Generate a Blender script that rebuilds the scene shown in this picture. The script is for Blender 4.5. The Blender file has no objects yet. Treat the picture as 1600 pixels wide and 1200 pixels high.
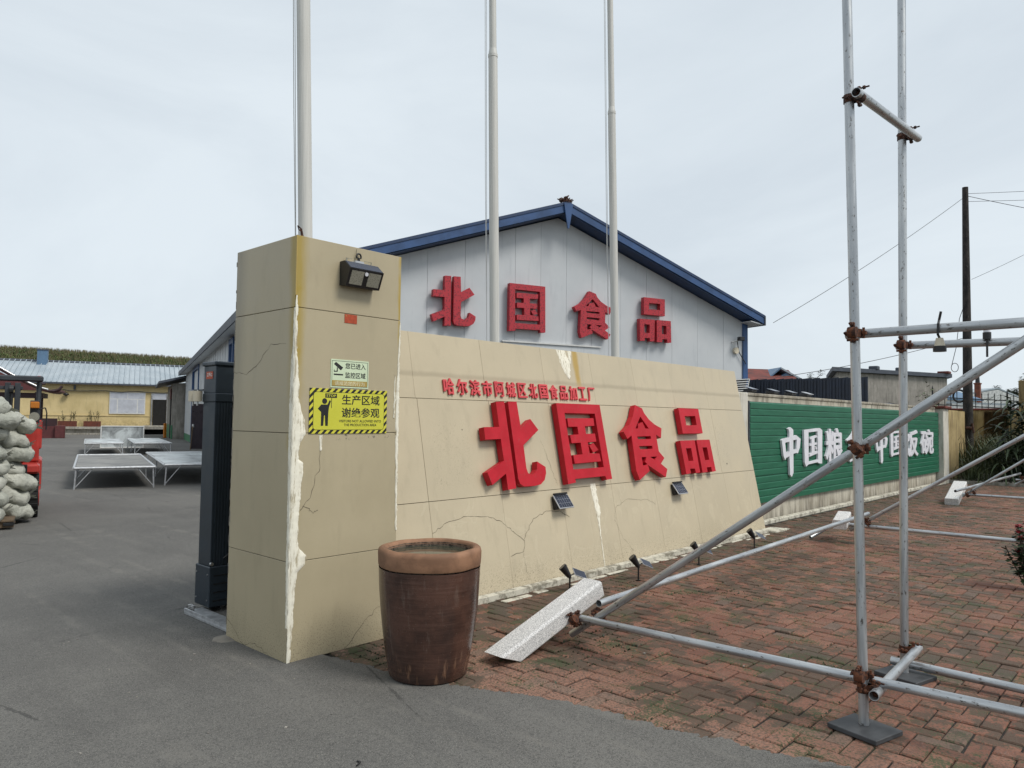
import bpy, bmesh, math, random
from mathutils import Vector, Matrix, noise
from math import sin, cos, pi, radians, sqrt
random.seed(7)
S = bpy.context.scene
COL = S.collection

# ------------------------------------------------------------------ camera, sky, sun, exposure
cam_d = bpy.data.cameras.new('camera'); cam = bpy.data.objects.new('camera', cam_d); COL.objects.link(cam)
cam_d.sensor_width = 36.0; cam_d.lens = 1147.0 / 1600.0 * 36.0
cam_d.clip_start = 0.05; cam_d.clip_end = 3000
CAM = Vector((-2.4902, -4.1974, 1.55))
cam.matrix_world = Matrix(((0.67806, -0.04350, -0.73372, CAM.x), (-0.73490, -0.02364, -0.67776, CAM.y),
                           (0.01214, 0.99877, -0.04800, CAM.z), (0, 0, 0, 1)))
S.camera = cam
SUN_EL, SUN_AZ = radians(52), radians(-75)     # azimuth measured from +X, anticlockwise
w = bpy.data.worlds.new('World'); S.world = w; w.use_nodes = True
wn, wl = w.node_tree.nodes, w.node_tree.links
wn.clear()
wo = wn.new('ShaderNodeOutputWorld'); bg = wn.new('ShaderNodeBackground'); bg.inputs[1].default_value = 0.1
sky = wn.new('ShaderNodeTexSky'); sky.sky_type = 'NISHITA'; sky.sun_disc = False
sky.sun_elevation = SUN_EL; sky.sun_rotation = pi / 2 - SUN_AZ
tc = wn.new('ShaderNodeTexCoord'); mp = wn.new('ShaderNodeMapping'); mp.inputs['Scale'].default_value = (1, 1, 2.6)
nz = wn.new('ShaderNodeTexNoise'); nz.inputs['Scale'].default_value = 1.7; nz.inputs['Detail'].default_value = 7; nz.inputs['Roughness'].default_value = .55
nz.inputs['Distortion'].default_value = .6
cr = wn.new('ShaderNodeValToRGB')
cr.color_ramp.elements[0].position = .36; cr.color_ramp.elements[0].color = (6.9, 7.65, 8.3, 1)
cr.color_ramp.elements[1].position = .64; cr.color_ramp.elements[1].color = (8.0, 8.75, 9.3, 1)
mx = wn.new('ShaderNodeMix'); mx.data_type = 'RGBA'; mx.inputs[0].default_value = .93
wl.new(tc.outputs['Generated'], mp.inputs[0]); wl.new(mp.outputs[0], nz.inputs['Vector']); wl.new(nz.outputs[0], cr.inputs[0])
wl.new(sky.outputs[0], mx.inputs[6]); wl.new(cr.outputs[0], mx.inputs[7]); wl.new(mx.outputs[2], bg.inputs[0]); wl.new(bg.outputs[0], wo.inputs[0])
sd = bpy.data.lights.new('sun', 'SUN'); sd.energy = 2.6; sd.angle = radians(20); sd.color = (1, .965, .91)
sun = bpy.data.objects.new('sun', sd); COL.objects.link(sun)
sun.rotation_euler = Vector((cos(SUN_EL) * cos(SUN_AZ), cos(SUN_EL) * sin(SUN_AZ), sin(SUN_EL))).to_track_quat('Z', 'Y').to_euler()
S.view_settings.view_transform = 'Standard'; S.view_settings.look = 'None'
S.view_settings.exposure = 0; S.view_settings.gamma = 1; S.view_settings.use_curve_mapping = False

# ------------------------------------------------------------------ node helpers
class NT:
    def __init__(s, name):
        s.m = bpy.data.materials.new(name); s.m.use_nodes = True; s.t = s.m.node_tree
        s.b = s.t.nodes['Principled BSDF']; s.pos = None
    def n(s, typ, ins=None, **kw):
        x = s.t.nodes.new(typ)
        for k, v in kw.items(): setattr(x, k, v)
        for k, v in (ins or {}).items():
            if isinstance(v, bpy.types.NodeSocket): s.t.links.new(v, x.inputs[k])
            else: x.inputs[k].default_value = v
        return x
    def P(s):
        if s.pos is None: s.pos = s.n('ShaderNodeNewGeometry').outputs['Position']
        return s.pos
    def O(s): return s.n('ShaderNodeTexCoord').outputs['Object']
    def xyz(s, v=None):
        x = s.n('ShaderNodeSeparateXYZ', {0: v or s.P()}); return x.outputs[0], x.outputs[1], x.outputs[2]
    def scale(s, v, sc): return s.n('ShaderNodeMapping', {0: v, 'Scale': sc}).outputs[0]
    def noise(s, scale, detail=4, rough=.55, v=None, dist=0):
        return s.n('ShaderNodeTexNoise', {'Vector': v or s.P(), 'Scale': scale, 'Detail': detail, 'Roughness': rough, 'Distortion': dist}).outputs[0]
    def voro(s, scale, v=None, feat='F1'):
        return s.n('ShaderNodeTexVoronoi', {'Vector': v or s.P(), 'Scale': scale}, feature=feat).outputs[0]
    def M(s, op, a, b=0.0, c=0.0, clamp=False):
        return s.n('ShaderNodeMath', {0: a, 1: b, 2: c}, operation=op, use_clamp=clamp).outputs[0]
    def ramp(s, f, lo, hi, a=0.0, b=1.0, smooth=True):
        return s.n('ShaderNodeMapRange', {0: f, 1: lo, 2: hi, 3: a, 4: b}, interpolation_type='SMOOTHSTEP' if smooth else 'LINEAR').outputs[0]
    def mix(s, f, a, b, blend='MIX'):
        x = s.n('ShaderNodeMix', {0: f, 6: a, 7: b}, data_type='RGBA', blend_type=blend); return x.outputs[2]
    def rnd(s): return s.n('ShaderNodeObjectInfo').outputs['Random']
    def bump(s, h, strength=.3, dist=.01):
        o = s.n('ShaderNodeBump', {'Height': h, 'Strength': strength, 'Distance': dist}); s.t.links.new(o.outputs[0], s.b.inputs['Normal'])
    def set(s, color=None, rough=None, metal=None, **kw):
        for k, v in (('Base Color', color), ('Roughness', rough), ('Metallic', metal)):
            if v is None: continue
            if isinstance(v, bpy.types.NodeSocket): s.t.links.new(v, s.b.inputs[k])
            else: s.b.inputs[k].default_value = v
        for k, v in kw.items(): s.b.inputs[k.replace('_', ' ')].default_value = v
        return s.m

def C(r, g, b): return (r, g, b, 1)
def lighten(c, k): return tuple(min(1, x * k) for x in c[:3]) + (1,)

def simple(name, c, rough=.6, metal=0, var=.25, scale=6, bump=.15, bscale=60, spec=None):
    t = NT(name); f = t.noise(scale, 5); f2 = t.noise(bscale, 3)
    c = C(*c)
    col = t.mix(t.ramp(f, .3, .7), lighten(c, 1 - var), lighten(c, 1 + var * .6))
    col = t.mix(t.M('MULTIPLY', t.rnd(), .12), col, lighten(c, .6))
    if bump: t.bump(f2, bump, .004)
    m = t.set(col, t.ramp(f, .3, .7, max(.05, rough - .08), min(1, rough + .08)), metal)
    if spec is not None: t.b.inputs['Specular IOR Level'].default_value = spec
    return m

MAT = {}
def build_materials():
    # asphalt
    t = NT('asphalt'); big = t.noise(.35, 5, .6, dist=.8); mid = t.noise(3.2, 5, .65)
    st = t.noise(2.2, 4, .6, v=t.scale(t.P(), (.9, .16, 1)))
    grit = t.voro(150); fine = t.noise(105, 4, .8); g2 = t.noise(170, 3, .75)
    col = t.mix(t.ramp(big, .35, .68), C(.098, .094, .087), C(.140, .134, .122))
    col = t.mix(t.M('MULTIPLY', t.ramp(mid, .50, .70), .28), col, C(.17, .162, .146))
    col = t.mix(t.M('MULTIPLY', t.ramp(st, .50, .66), .22), col, C(.052, .049, .046))
    col = t.mix(t.M('MULTIPLY', t.ramp(fine, .49, .60), .68), col, C(.028, .027, .026))
    col = t.mix(t.M('MULTIPLY', t.ramp(g2, .56, .64), .75), col, C(.30, .285, .25))
    dx = t.voro(9); col = t.mix(t.ramp(dx, .035, .02), col, C(.42, .38, .27))
    ce = t.n('ShaderNodeTexVoronoi', {'Vector': t.n('ShaderNodeMapping', {0: t.P(), 'Scale': (.55, .3, 1), 'Rotation': (0, 0, .5)}).outputs[0], 'Scale': 1.0}, feature='DISTANCE_TO_EDGE').outputs[0]
    ce = t.M('ADD', ce, t.M('MULTIPLY', t.M('SUBTRACT', t.noise(7, 4, .7), .5), .03)); ckm = t.M('MULTIPLY', t.ramp(t.M('ABSOLUTE', ce), .005, .0015), t.ramp(t.noise(.8, 3), .50, .58))
    col = t.mix(t.M('MULTIPLY', ckm, .55), col, C(.02, .019, .018))
    wvv = t.noise(1.0, 2, .5, v=t.n('ShaderNodeMapping', {0: t.P(), 'Scale': (5.5, .12, 1), 'Rotation': (0, 0, -.35)}).outputs[0]); col = t.mix(t.M('MULTIPLY', t.M('MULTIPLY', t.ramp(wvv, .56, .68), t.ramp(mid, .4, .6)), .35), col, C(.19, .178, .155))
    h = t.M('ADD', t.M('MULTIPLY', fine, .8), t.M('MULTIPLY', grit, .5)); t.bump(h, .75, .006)
    MAT['asphalt'] = t.set(col, .88)
    # brick pavers
    t = NT('brick_paver'); var = t.M('FRACT', t.M('ADD', t.rnd(), t.n('ShaderNodeAttribute', attribute_name='var').outputs['Fac']))
    x, y, z = t.xyz(); n1 = t.noise(1.1, 5, .6, dist=.5); n2 = t.noise(6, 5, .6); fine = t.noise(75, 4, .8); f2 = t.noise(150, 3, .7)
    col = t.mix(var, C(.155, .060, .036), C(.250, .112, .070))
    col = t.mix(t.ramp(var, .82, .9), col, C(.13, .085, .062))
    col = t.mix(t.M('MULTIPLY', t.ramp(n2, .42, .72), .4), col, C(.25, .145, .10))
    near = t.ramp(t.M('ADD', x, t.M('MULTIPLY', n2, 1.2)), 2.5, 1.2)
    chips = t.ramp(fine, .515, .55)
    col = t.mix(t.M('MULTIPLY', near, .5), col, C(.33, .195, .135))
    col = t.mix(t.M('MULTIPLY', chips, t.M('ADD', .58, t.M('MULTIPLY', near, .35))), col, C(.055, .04, .033))
    speck = t.ramp(f2, .60, .68); col = t.mix(t.M('MULTIPLY', speck, .5), col, C(.52, .42, .36))
    moss = t.M('MULTIPLY', t.ramp(n1, .40, .58), t.ramp(n2, .38, .54)); wallmoss = t.ramp(y, -1.0, .1)
    moss = t.M('MULTIPLY', t.ramp(t.M('ADD', t.M('MAXIMUM', moss, t.M('MULTIPLY', wallmoss, t.ramp(n2, .34, .52))), t.M('MULTIPLY', t.M('SUBTRACT', fine, .5), 2.2)), .31, .60), .72)
    col = t.mix(moss, col, t.mix(t.ramp(fine, .4, .6), C(.030, .026, .017), C(.080, .064, .042)))
    grn = t.M('MULTIPLY', t.ramp(t.M('ADD', t.noise(3.1, 5, .7), t.M('MULTIPLY', t.M('SUBTRACT', fine, .5), .9)), .56, .62), .8); col = t.mix(grn, col, C(.045, .062, .022))
    t.bump(t.M('ADD', t.M('MULTIPLY', fine, 1.2), t.M('MULTIPLY', f2, .4)), .8, .004)
    MAT['brick'] = t.set(col, .86)
    t = NT('joint_soil'); f = t.noise(40, 4); g = t.noise(2.2, 4)
    col = t.mix(t.ramp(f, .35, .65), C(.007, .006, .005), C(.025, .021, .016)); col = t.mix(t.ramp(g, .52, .66), col, C(.028, .042, .014))
    t.bump(f, .5, .01); MAT['soil'] = t.set(col, .95)
    t = NT('dirt_soil'); f = t.noise(14, 5); f2 = t.noise(120, 3)
    col = t.mix(t.ramp(f, .35, .65), C(.03, .026, .02), C(.10, .085, .062)); col = t.mix(t.ramp(f2, .6, .7), col, C(.2, .18, .15)); t.bump(f2, .6, .02); MAT['dirt'] = t.set(col, .95)
    t = NT('grass_ground'); f = t.noise(.3, 6); col = t.mix(t.ramp(f, .4, .6), C(.05, .075, .025), C(.11, .105, .055)); MAT['ground'] = t.set(col, .95)
    # tan porcelain tiles
    def tile(name, base, sign):
        t = NT(name); x, y, z = t.xyz(); n1 = t.noise(1.6, 5, .6); n2 = t.noise(9, 5, .6, v=t.scale(t.P(), (1, 1, .25))); sp = t.noise(210, 2)
        col = t.mix(t.ramp(n1, .3, .7), base, lighten(base, 1.10)); col = t.mix(t.M('MULTIPLY', t.rnd(), .28), col, lighten(base, .86))
        col = t.mix(t.M('MULTIPLY', t.ramp(n2, .52, .75), .35), col, lighten(base, .78))
        col = t.mix(t.M('MULTIPLY', t.ramp(sp, .66, .72), .35), col, lighten(base, .45))
        if sign:
            # grimy run-off under the coping, scratch marks, wet smears
            lvl = t.M('ADD', z, t.M('MULTIPLY', n1, .06)); band = t.M('MULTIPLY', t.ramp(lvl, 1.93, 1.955), t.ramp(lvl, 2.0, 1.965)); col = t.mix(t.M('MULTIPLY', band, .28), col, C(.17, .14, .09))
            wv = t.noise(3.2, 4, .6, v=t.scale(t.P(), (1, 1, .6)), dist=1.2); wet = t.M('MULTIPLY', t.ramp(wv, .545, .555), t.ramp(wv, .60, .59)); wet = t.M('MULTIPLY', wet, t.ramp(z, .9, .8)); col = t.mix(t.M('MULTIPLY', wet, .22), col, C(.60, .53, .38))
            sc = t.noise(17, 2, .5, v=t.scale(t.P(), (1, 1, .45)), dist=2.2); ln = t.M('MULTIPLY', t.ramp(sc, .497, .5), t.ramp(sc, .506, .503))
            reg = t.M('MAXIMUM', t.M('MULTIPLY', t.ramp(x, 1.55, 1.7), t.ramp(x, 2.2, 2.0)), t.M('MULTIPLY', t.ramp(x, 6.45, 6.6), t.ramp(x, 7.1, 6.95)))
            reg = t.M('MULTIPLY', reg, t.M('MULTIPLY', t.ramp(z, .9, 1.0), t.ramp(z, 1.6, 1.45))); col = t.mix(t.M('MULTIPLY', t.M('MULTIPLY', ln, reg), .75), col, C(.13, .11, .085))
            spn = t.voro(2.3, v=t.scale(t.P(), (1, .01, 1.4))); col = t.mix(t.M('MULTIPLY', t.ramp(spn, .045, .03), t.M('MULTIPLY', t.ramp(z, .9, .95), t.ramp(z, 1.72, 1.68))), col, C(.06, .05, .04))
            yel = t.M('ABSOLUTE', t.M('SUBTRACT', t.M('ADD', x, t.M('MULTIPLY', n2, .10)), 3.89)); yel = t.M('MULTIPLY', t.ramp(yel, .075, .02), t.ramp(z, 1.86, 2.0)); col = t.mix(t.M('MULTIPLY', yel, .8), col, C(.42, .26, .03))
        else:
            ed = t.M('MINIMUM', t.M('MAXIMUM', x, y), 2.0); ed = t.M('ADD', ed, t.M('MULTIPLY', n2, -.09))
            yz = t.M('MULTIPLY', t.ramp(ed, .055, -.02), t.M('ADD', t.M('MULTIPLY', t.ramp(z, 1.35, 2.3), .8), t.M('MULTIPLY', t.ramp(t.noise(2.5, 3), .5, .65), .45)))
            col = t.mix(yz, col, C(.36, .25, .03))
            e2 = t.M('MULTIPLY', t.ramp(t.M('ADD', x, t.M('MULTIPLY', n2, .05)), .845, .87), t.ramp(t.noise(1.7, 3), .4, .55)); col = t.mix(t.M('MULTIPLY', e2, .85), col, C(.40, .27, .02))
            dm = t.ramp(t.M('ADD', y, t.M('MULTIPLY', n2, .12)), .66, .84); col = t.mix(t.M('MULTIPLY', t.M('MULTIPLY', dm, t.ramp(z, 1.2, 2.2)), .5), col, C(.19, .165, .12))
            sm = t.M('MULTIPLY', t.ramp(t.noise(26, 4, .7), .56, .62), t.ramp(t.M('ABSOLUTE', t.M('SUBTRACT', z, 1.425)), .035, .015)); col = t.mix(t.M('MULTIPLY', t.M('MULTIPLY', sm, t.ramp(x, .3, .33)), .8), col, C(.10, .09, .075))
        foot = t.M('MULTIPLY', t.ramp(z, .38, .0), t.ramp(t.noise(110, 3, .7), .55, .62)); col = t.mix(t.M('MULTIPLY', foot, .75), col, C(.09, .07, .05))
        t.bump(n1, .06, .01)
        return t.set(col, t.ramp(n1, .3, .7, .30, .46), Specular_IOR_Level=.4)
    MAT['tile'] = tile('tan_tile', C(.405, .345, .228), False)
    MAT['tile_sign'] = tile('tan_tile_sign', C(.485, .415, .29), True)
    MAT['grout'] = simple('grout', (.10, .085, .06), .9)
    MAT['core'] = simple('core_concrete', (.22, .20, .17), .9)
    t = NT('putty'); f = t.noise(60, 5, .75, v=t.scale(t.P(), (1, 1, .12))); col = t.mix(t.ramp(f, .36, .50), C(.42, .36, .24), C(.82, .78, .65)); t.bump(f, .5, .006); MAT['putty'] = t.set(col, .7)
    MAT['crack'] = simple('crack', (.06, .05, .035), .95, bump=0)
    t = NT('red_letter'); n1 = t.noise(5, 4); d = t.noise(60, 3, v=t.scale(t.P(), (1, 1, .3)))
    col = t.mix(t.ramp(n1, .3, .7), C(.42, .008, .018), C(.50, .013, .026)); col = t.mix(t.M('MULTIPLY', t.ramp(d, .58, .75), .4), col, C(.30, .09, .08)); t.bump(t.noise(8, 3), .08, .01)
    MAT['red'] = t.set(col, .5, Specular_IOR_Level=.25)
    t = NT('red_letter_dotted'); d = t.voro(26); col = t.mix(t.ramp(d, .25, .45), C(.16, .012, .02), C(.42, .022, .035)); MAT['red_dot'] = t.set(col, .6)
    MAT['red_small'] = simple('red_small', (.62, .06, .07), .5, var=.1)
    # pipes
    t = NT('galvanised_pipe'); v = t.O(); sc = t.noise(9, 6, .7, v=v); lg = t.noise(4, 4, .6, v=t.scale(v, (6, 6, .5))); sp = t.noise(60, 3, .7, v=t.scale(v, (1, 1, .4)))
    col = t.mix(t.ramp(lg, .35, .65), C(.36, .375, .39), C(.56, .575, .58)); col = t.mix(t.ramp(sp, .60, .68), col, C(.14, .13, .12)); col = t.mix(t.ramp(sc, .66, .72), col, C(.25, .17, .11))
    t.bump(sp, .12, .002); MAT['pipe'] = t.set(col, t.ramp(lg, .3, .7, .30, .48), .72)
    t = NT('rust'); f = t.noise(45, 5, .7); col = t.mix(t.ramp(f, .4, .62), C(.030, .012, .008), C(.135, .045, .018)); t.bump(f, .2, .001); MAT['rust'] = t.set(col, .9)
    t = NT('dark_rust'); f = t.noise(45, 5, .7); col = t.mix(t.ramp(f, .4, .65), C(.025, .016, .013), C(.12, .045, .025)); t.bump(f, .8, .006); MAT['rust_dark'] = t.set(col, .85)
    t = NT('flagpole_steel'); v = t.P(); f = t.noise(3, 4, v=t.scale(v, (30, 30, .4))); col = t.mix(t.ramp(f, .3, .7), C(.50, .495, .46), C(.60, .59, .55)); MAT['pole'] = t.set(col, .55, 0)
    MAT['plate'] = simple('dark_plate', (.055, .058, .062), .6, var=.4, scale=14)
    t = NT('granite'); f = t.noise(150, 3, .8); g = t.noise(190, 2, .8); col = t.mix(t.ramp(f, .42, .56), C(.38, .375, .37), C(.76, .74, .71)); col = t.mix(t.ramp(g, .60, .64), col, C(.08, .08, .08)); st = t.noise(4, 3); col = t.mix(t.M('MULTIPLY', t.ramp(st, .6, .7), .25), col, C(.45, .36, .26)); t.bump(f, .3, .003)
    MAT['granite'] = t.set(col, .7)
    # jar
    t = NT('glazed_brown_jar'); v = t.O(); x, y, z = t.xyz(v); n1 = t.noise(3.5, 5, .65, v=v); rg = t.noise(5, 3, v=t.scale(v, (.6, .6, 9))); dr = t.noise(9, 4, .6, v=t.scale(v, (3, 3, .35))); sp = t.noise(90, 3, .7, v=v)
    col = t.mix(t.ramp(n1, .35, .65), C(.042, .022, .017), C(.090, .043, .030)); col = t.mix(t.M('MULTIPLY', t.ramp(rg, .5, .65), .25), col, C(.11, .06, .045)); col = t.mix(t.M('MULTIPLY', t.ramp(sp, .66, .72), .5), col, C(.25, .19, .15))
    low = t.M('MULTIPLY', t.ramp(z, .22, .02), t.ramp(dr, .55, .68)); col = t.mix(t.M('MULTIPLY', low, .8), col, C(.23, .11, .055))
    dust = t.M('MULTIPLY', t.ramp(dr, .58, .70), .22); col = t.mix(dust, col, C(.22, .17, .14))
    t.bump(t.M('ADD', rg, t.M('MULTIPLY', sp, .15)), .35, .008); MAT['jar'] = t.set(col, t.ramp(n1, .3, .7, .16, .30))
    t = NT('bare_terracotta'); v = t.O(); n1 = t.noise(6, 5, .6, v=v); sp = t.noise(70, 3, .7, v=v); col = t.mix(t.ramp(n1, .35, .65), C(.17, .085, .045), C(.29, .150, .082)); col = t.mix(t.M('MULTIPLY', t.ramp(sp, .62, .7), .5), col, C(.12, .07, .045)); t.bump(sp, .3, .004); MAT['terracotta'] = t.set(col, .75)
    t = NT('jar_inside'); f = t.noise(24, 4, .7, v=t.O()); col = t.mix(t.ramp(f, .42, .55), C(.03, .02, .015), C(.17, .12, .085)); MAT['jar_in'] = t.set(col, .7)
    t = NT('murky_water'); t.bump(t.noise(12, 2), .02, .01); MAT['water'] = t.set(C(.045, .05, .035), .03)
    # walls and metal
    t = NT('white_sandwich_panel'); x, y, z = t.xyz(); n1 = t.noise(1.3, 5, .6); n2 = t.noise(7, 4, .6, v=t.scale(t.P(), (1, 1, .12)))
    col = t.mix(t.ramp(n1, .3, .7), C(.50, .52, .535), C(.56, .575, .585)); col = t.mix(t.M('MULTIPLY', t.rnd(), .3), col, C(.44, .46, .48)); col = t.mix(t.M('MULTIPLY', t.ramp(n2, .55, .72), .3), col, C(.33, .35, .37)); t.bump(t.noise(2, 3), .12, .02); MAT['panel'] = t.set(col, .45)
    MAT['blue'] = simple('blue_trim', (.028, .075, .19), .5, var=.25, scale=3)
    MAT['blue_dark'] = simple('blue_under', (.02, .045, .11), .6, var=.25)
    t = NT('blue_grey_roof'); n1 = t.noise(.8, 4); col = t.mix(t.ramp(n1, .3, .7), C(.30, .35, .385), C(.38, .425, .455)); MAT['roof'] = t.set(col, .45)
    MAT['gutter'] = simple('dark_gutter', (.06, .07, .09), .6)
    t = NT('yellow_wall'); x, y, z = t.xyz(); n1 = t.noise(.9, 5, .6); n2 = t.noise(7, 4, .6, v=t.scale(t.P(), (1, 1, .2))); col = t.mix(t.ramp(n1, .3, .7), C(.50, .395, .19), C(.62, .495, .26)); col = t.mix(t.M('MULTIPLY', t.ramp(n2, .55, .7), .3), col, C(.34, .28, .15))
    ft = t.M('MULTIPLY', t.ramp(z, 1.5, .6), t.ramp(t.noise(4, 4, .7), .4, .6)); col = t.mix(t.M('MULTIPLY', ft, .6), col, C(.26, .20, .10)); MAT['yellow'] = t.set(col, .85)
    def stained(name, a, b, stain, top=2.0):
        t = NT(name); x, y, z = t.xyz(); n1 = t.noise(2.5, 6, .65); n2 = t.noise(9, 5, .65, v=t.scale(t.P(), (1, 1, .16))); col = t.mix(t.ramp(n1, .3, .7), C(*a), C(*b)); col = t.mix(t.M('MULTIPLY', t.ramp(n2, .45, .68), .62), col, C(*stain))
        up = t.M('MULTIPLY', t.ramp(t.M('ADD', z, t.M('MULTIPLY', n2, .3)), top, top + .15), .45); col = t.mix(up, col, C(*[v * .6 for v in stain]))
        dn = t.M('MULTIPLY', t.ramp(z, .30, .0), t.ramp(n2, .3, .6)); col = t.mix(t.M('MULTIPLY', dn, .6), col, C(*stain)); t.bump(t.noise(50, 4), .3, .01); return t.set(col, .9)
    MAT['stained'] = stained('stained_plaster', (.38, .34, .26), (.55, .51, .42), (.14, .12, .09))
    MAT['stained_white'] = stained('stained_white_plaster', (.52, .50, .44), (.66, .63, .55), (.3, .27, .19), 2.3)
    MAT['stained_yellow'] = stained('stained_yellow_plaster', (.34, .255, .11), (.46, .35, .17), (.10, .065, .03), 2.2)
    MAT['grey_render'] = stained('grey_render', (.22, .205, .18), (.31, .29, .255), (.13, .12, .10), 3.9)
    t = NT('plinth_cap'); n1 = t.noise(9, 6, .75); col = t.mix(t.ramp(n1, .45, .62), C(.55, .52, .43), C(.22, .20, .155)); t.bump(n1, .6, .01); MAT['plinth'] = t.set(col, .85)
    t = NT('green_board'); n1 = t.noise(3, 5, v=t.scale(t.P(), (1, 1, 4))); col = t.mix(t.ramp(n1, .3, .7), C(.008, .105, .055), C(.014, .135, .072)); MAT['green'] = t.set(col, .5)
    MAT['green_trim'] = simple('green_skirt', (.04, .17, .08), .7)
    MAT['white'] = simple('white_plastic', (.72, .72, .76), .5, var=.05)
    MAT['white_frame'] = simple('white_frame', (.62, .62, .60), .5, var=.1)
    MAT['blind'] = simple('pale_blind', (.46, .48, .53), .6, var=.12, scale=3)
    MAT['black'] = simple('black_plastic', (.012, .012, .013), .42, var=.2)
    MAT['black_gloss'] = simple('black_gloss', (.01, .01, .012), .15, var=.2, bump=0)
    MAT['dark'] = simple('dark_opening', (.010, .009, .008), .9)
    MAT['navy_sheet'] = simple('navy_sheet', (.022, .030, .048), .5, var=.35)
    MAT['gate'] = simple('charcoal_aluminium', (.030, .042, .055), .42, metal=.3, var=.12)
    MAT['cream'] = simple('cream_roller', (.62, .55, .42), .6, var=.1)
    MAT['steel'] = simple('steel', (.5, .5, .5), .35, .9, var=.1)
    MAT['chrome'] = simple('bright_steel', (.55, .56, .57), .4, .6, var=.2, scale=20)
    t = NT('solar_cells'); v = t.O(); x, y, z = t.xyz(v); MAT['solar'] = simple('solar_cells', (.010, .014, .035), .18, var=.3, bump=0)
    MAT['silver'] = simple('silver_rim', (.45, .46, .48), .4, .4, var=.1)
    t = NT('led_lens'); v = t.O(); d = t.voro(120, v=v); col = t.mix(t.ramp(d, .2, .5), C(.16, .155, .12), C(.27, .26, .21)); MAT['lens'] = t.set(col, .25)
    t = NT('hazard_stripes'); v = t.O(); x, y, z = t.xyz(v); s = t.M('FRACT', t.M('DIVIDE', t.M('SUBTRACT', x, z), .049)); s = t.M('GREATER_THAN', s, .5); MAT['stripes'] = t.set(t.mix(s, C(.62, .58, .05), C(.012, .011, .01)), .45)
    MAT['sign_yellow'] = simple('sign_yellow', (.60, .58, .05), .45, var=.04)
    MAT['sign_pale'] = simple('sign_pale', (.62, .72, .50), .45, var=.05)
    MAT['sign_gold'] = simple('sign_gold', (.42, .30, .08), .45, var=.05)
    MAT['sign_red'] = simple('sign_red', (.42, .06, .015), .55, var=.25, scale=40)
    MAT['ink'] = simple('black_ink', (.012, .012, .012), .5, bump=0)
    MAT['ink_pale'] = simple('pale_ink', (.72, .66, .42), .5, bump=0)
    MAT['ink_white'] = simple('white_ink', (.75, .7, .66), .5, bump=0)
    # forklift, sacks
    MAT['fork_red'] = simple('forklift_red', (.42, .035, .025), .4, var=.15)
    MAT['rubber'] = simple('rubber', (.016, .016, .016), .85, var=.3)
    MAT['fork_dark'] = simple('forklift_dark', (.03, .034, .04), .55, var=.3)
    MAT['orange'] = simple('orange_lens', (.5, .16, .01), .3, var=.1)
    t = NT('woven_sack'); v = t.P(); n1 = t.noise(4, 5, .6); wv = t.noise(220, 2, .5, v=t.scale(v, (1, 1, 1))); cr_ = t.noise(14, 4, .6, dist=1.5)
    col = t.mix(t.ramp(n1, .3, .7), C(.33, .335, .285), C(.49, .485, .42)); col = t.mix(t.M('MULTIPLY', t.rnd(), .4), col, C(.32, .33, .28)); col = t.mix(t.M('MULTIPLY', t.ramp(cr_, .55, .7), .3), col, C(.2, .21, .16))
    t.bump(t.M('ADD', t.M('MULTIPLY', cr_, 1.5), t.M('MULTIPLY', wv, .1)), .7, .02); MAT['sack'] = t.set(col, .7)
    # vegetation and background
    def leaf(name, a, b, sc=3, tr=0):
        t = NT(name); f = t.noise(sc, 3); r = t.n('ShaderNodeNewGeometry').outputs['Random Per Island']; col = t.mix(r, C(*a), C(*b)); col = t.mix(t.ramp(f, .4, .65), col, lighten(C(*a), .8)); return t.set(col, .6)
    MAT['corn'] = leaf('corn_leaf', (.055, .090, .018), (.145, .195, .052), .4)
    MAT['tassel'] = leaf('corn_tassel', (.12, .10, .045), (.17, .14, .07), .4)
    MAT['leaf'] = leaf('green_leaf', (.035, .06, .018), (.085, .12, .035))
    MAT['leaf_dark'] = leaf('dark_leaf', (.018, .032, .012), (.05, .078, .028))
    MAT['grass'] = leaf('grass_blade', (.03, .05, .014), (.09, .105, .04))
    MAT['dry'] = leaf('dry_stalk', (.16, .10, .045), (.32, .21, .10))
    MAT['rose'] = simple('rose_petal', (.28, .01, .02), .6)
    MAT['bark'] = simple('bark', (.05, .04, .03), .9, var=.4, scale=20, bump=.6)
    t = NT('old_timber_pole'); n1 = t.noise(9, 5, .7, v=t.scale(t.P(), (1, 1, .5))); sp = t.noise(30, 4, .7, v=t.scale(t.P(), (1, 1, .35))); col = t.mix(t.ramp(n1, .4, .6), C(.010, .009, .008), C(.035, .028, .024)); col = t.mix(t.M('MULTIPLY', t.ramp(sp, .62, .7), .7), col, C(.14, .13, .12)); t.bump(sp, .6, .02); MAT['timber'] = t.set(col, .85)
    MAT['maroon'] = simple('maroon_paint', (.10, .022, .022), .6, var=.2)
    MAT['maroon_dark'] = simple('dark_maroon', (.035, .012, .014), .6, var=.2)
    MAT['door'] = simple('dark_door', (.028, .016, .024), .35, var=.2)
    MAT['planter'] = simple('planter_brown', (.13, .035, .02), .8, var=.3)
    MAT['concrete'] = stained('pale_concrete', (.30, .28, .24), (.42, .40, .35), (.16, .14, .11), 9)
    MAT['rusty_roof'] = simple('rusty_roof', (.15, .035, .025), .8, var=.5, scale=2)
    MAT['blue_roof'] = simple('blue_roof', (.10, .18, .28), .5, var=.2, scale=1)
    MAT['white_wall'] = simple('far_white_wall', (.6, .61, .6), .8)
    MAT['brickwork'] = simple('brickwork', (.18, .06, .035), .9, var=.4, scale=5)
    MAT['wood'] = simple('pallet_wood', (.13, .09, .055), .9, var=.3)
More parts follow.
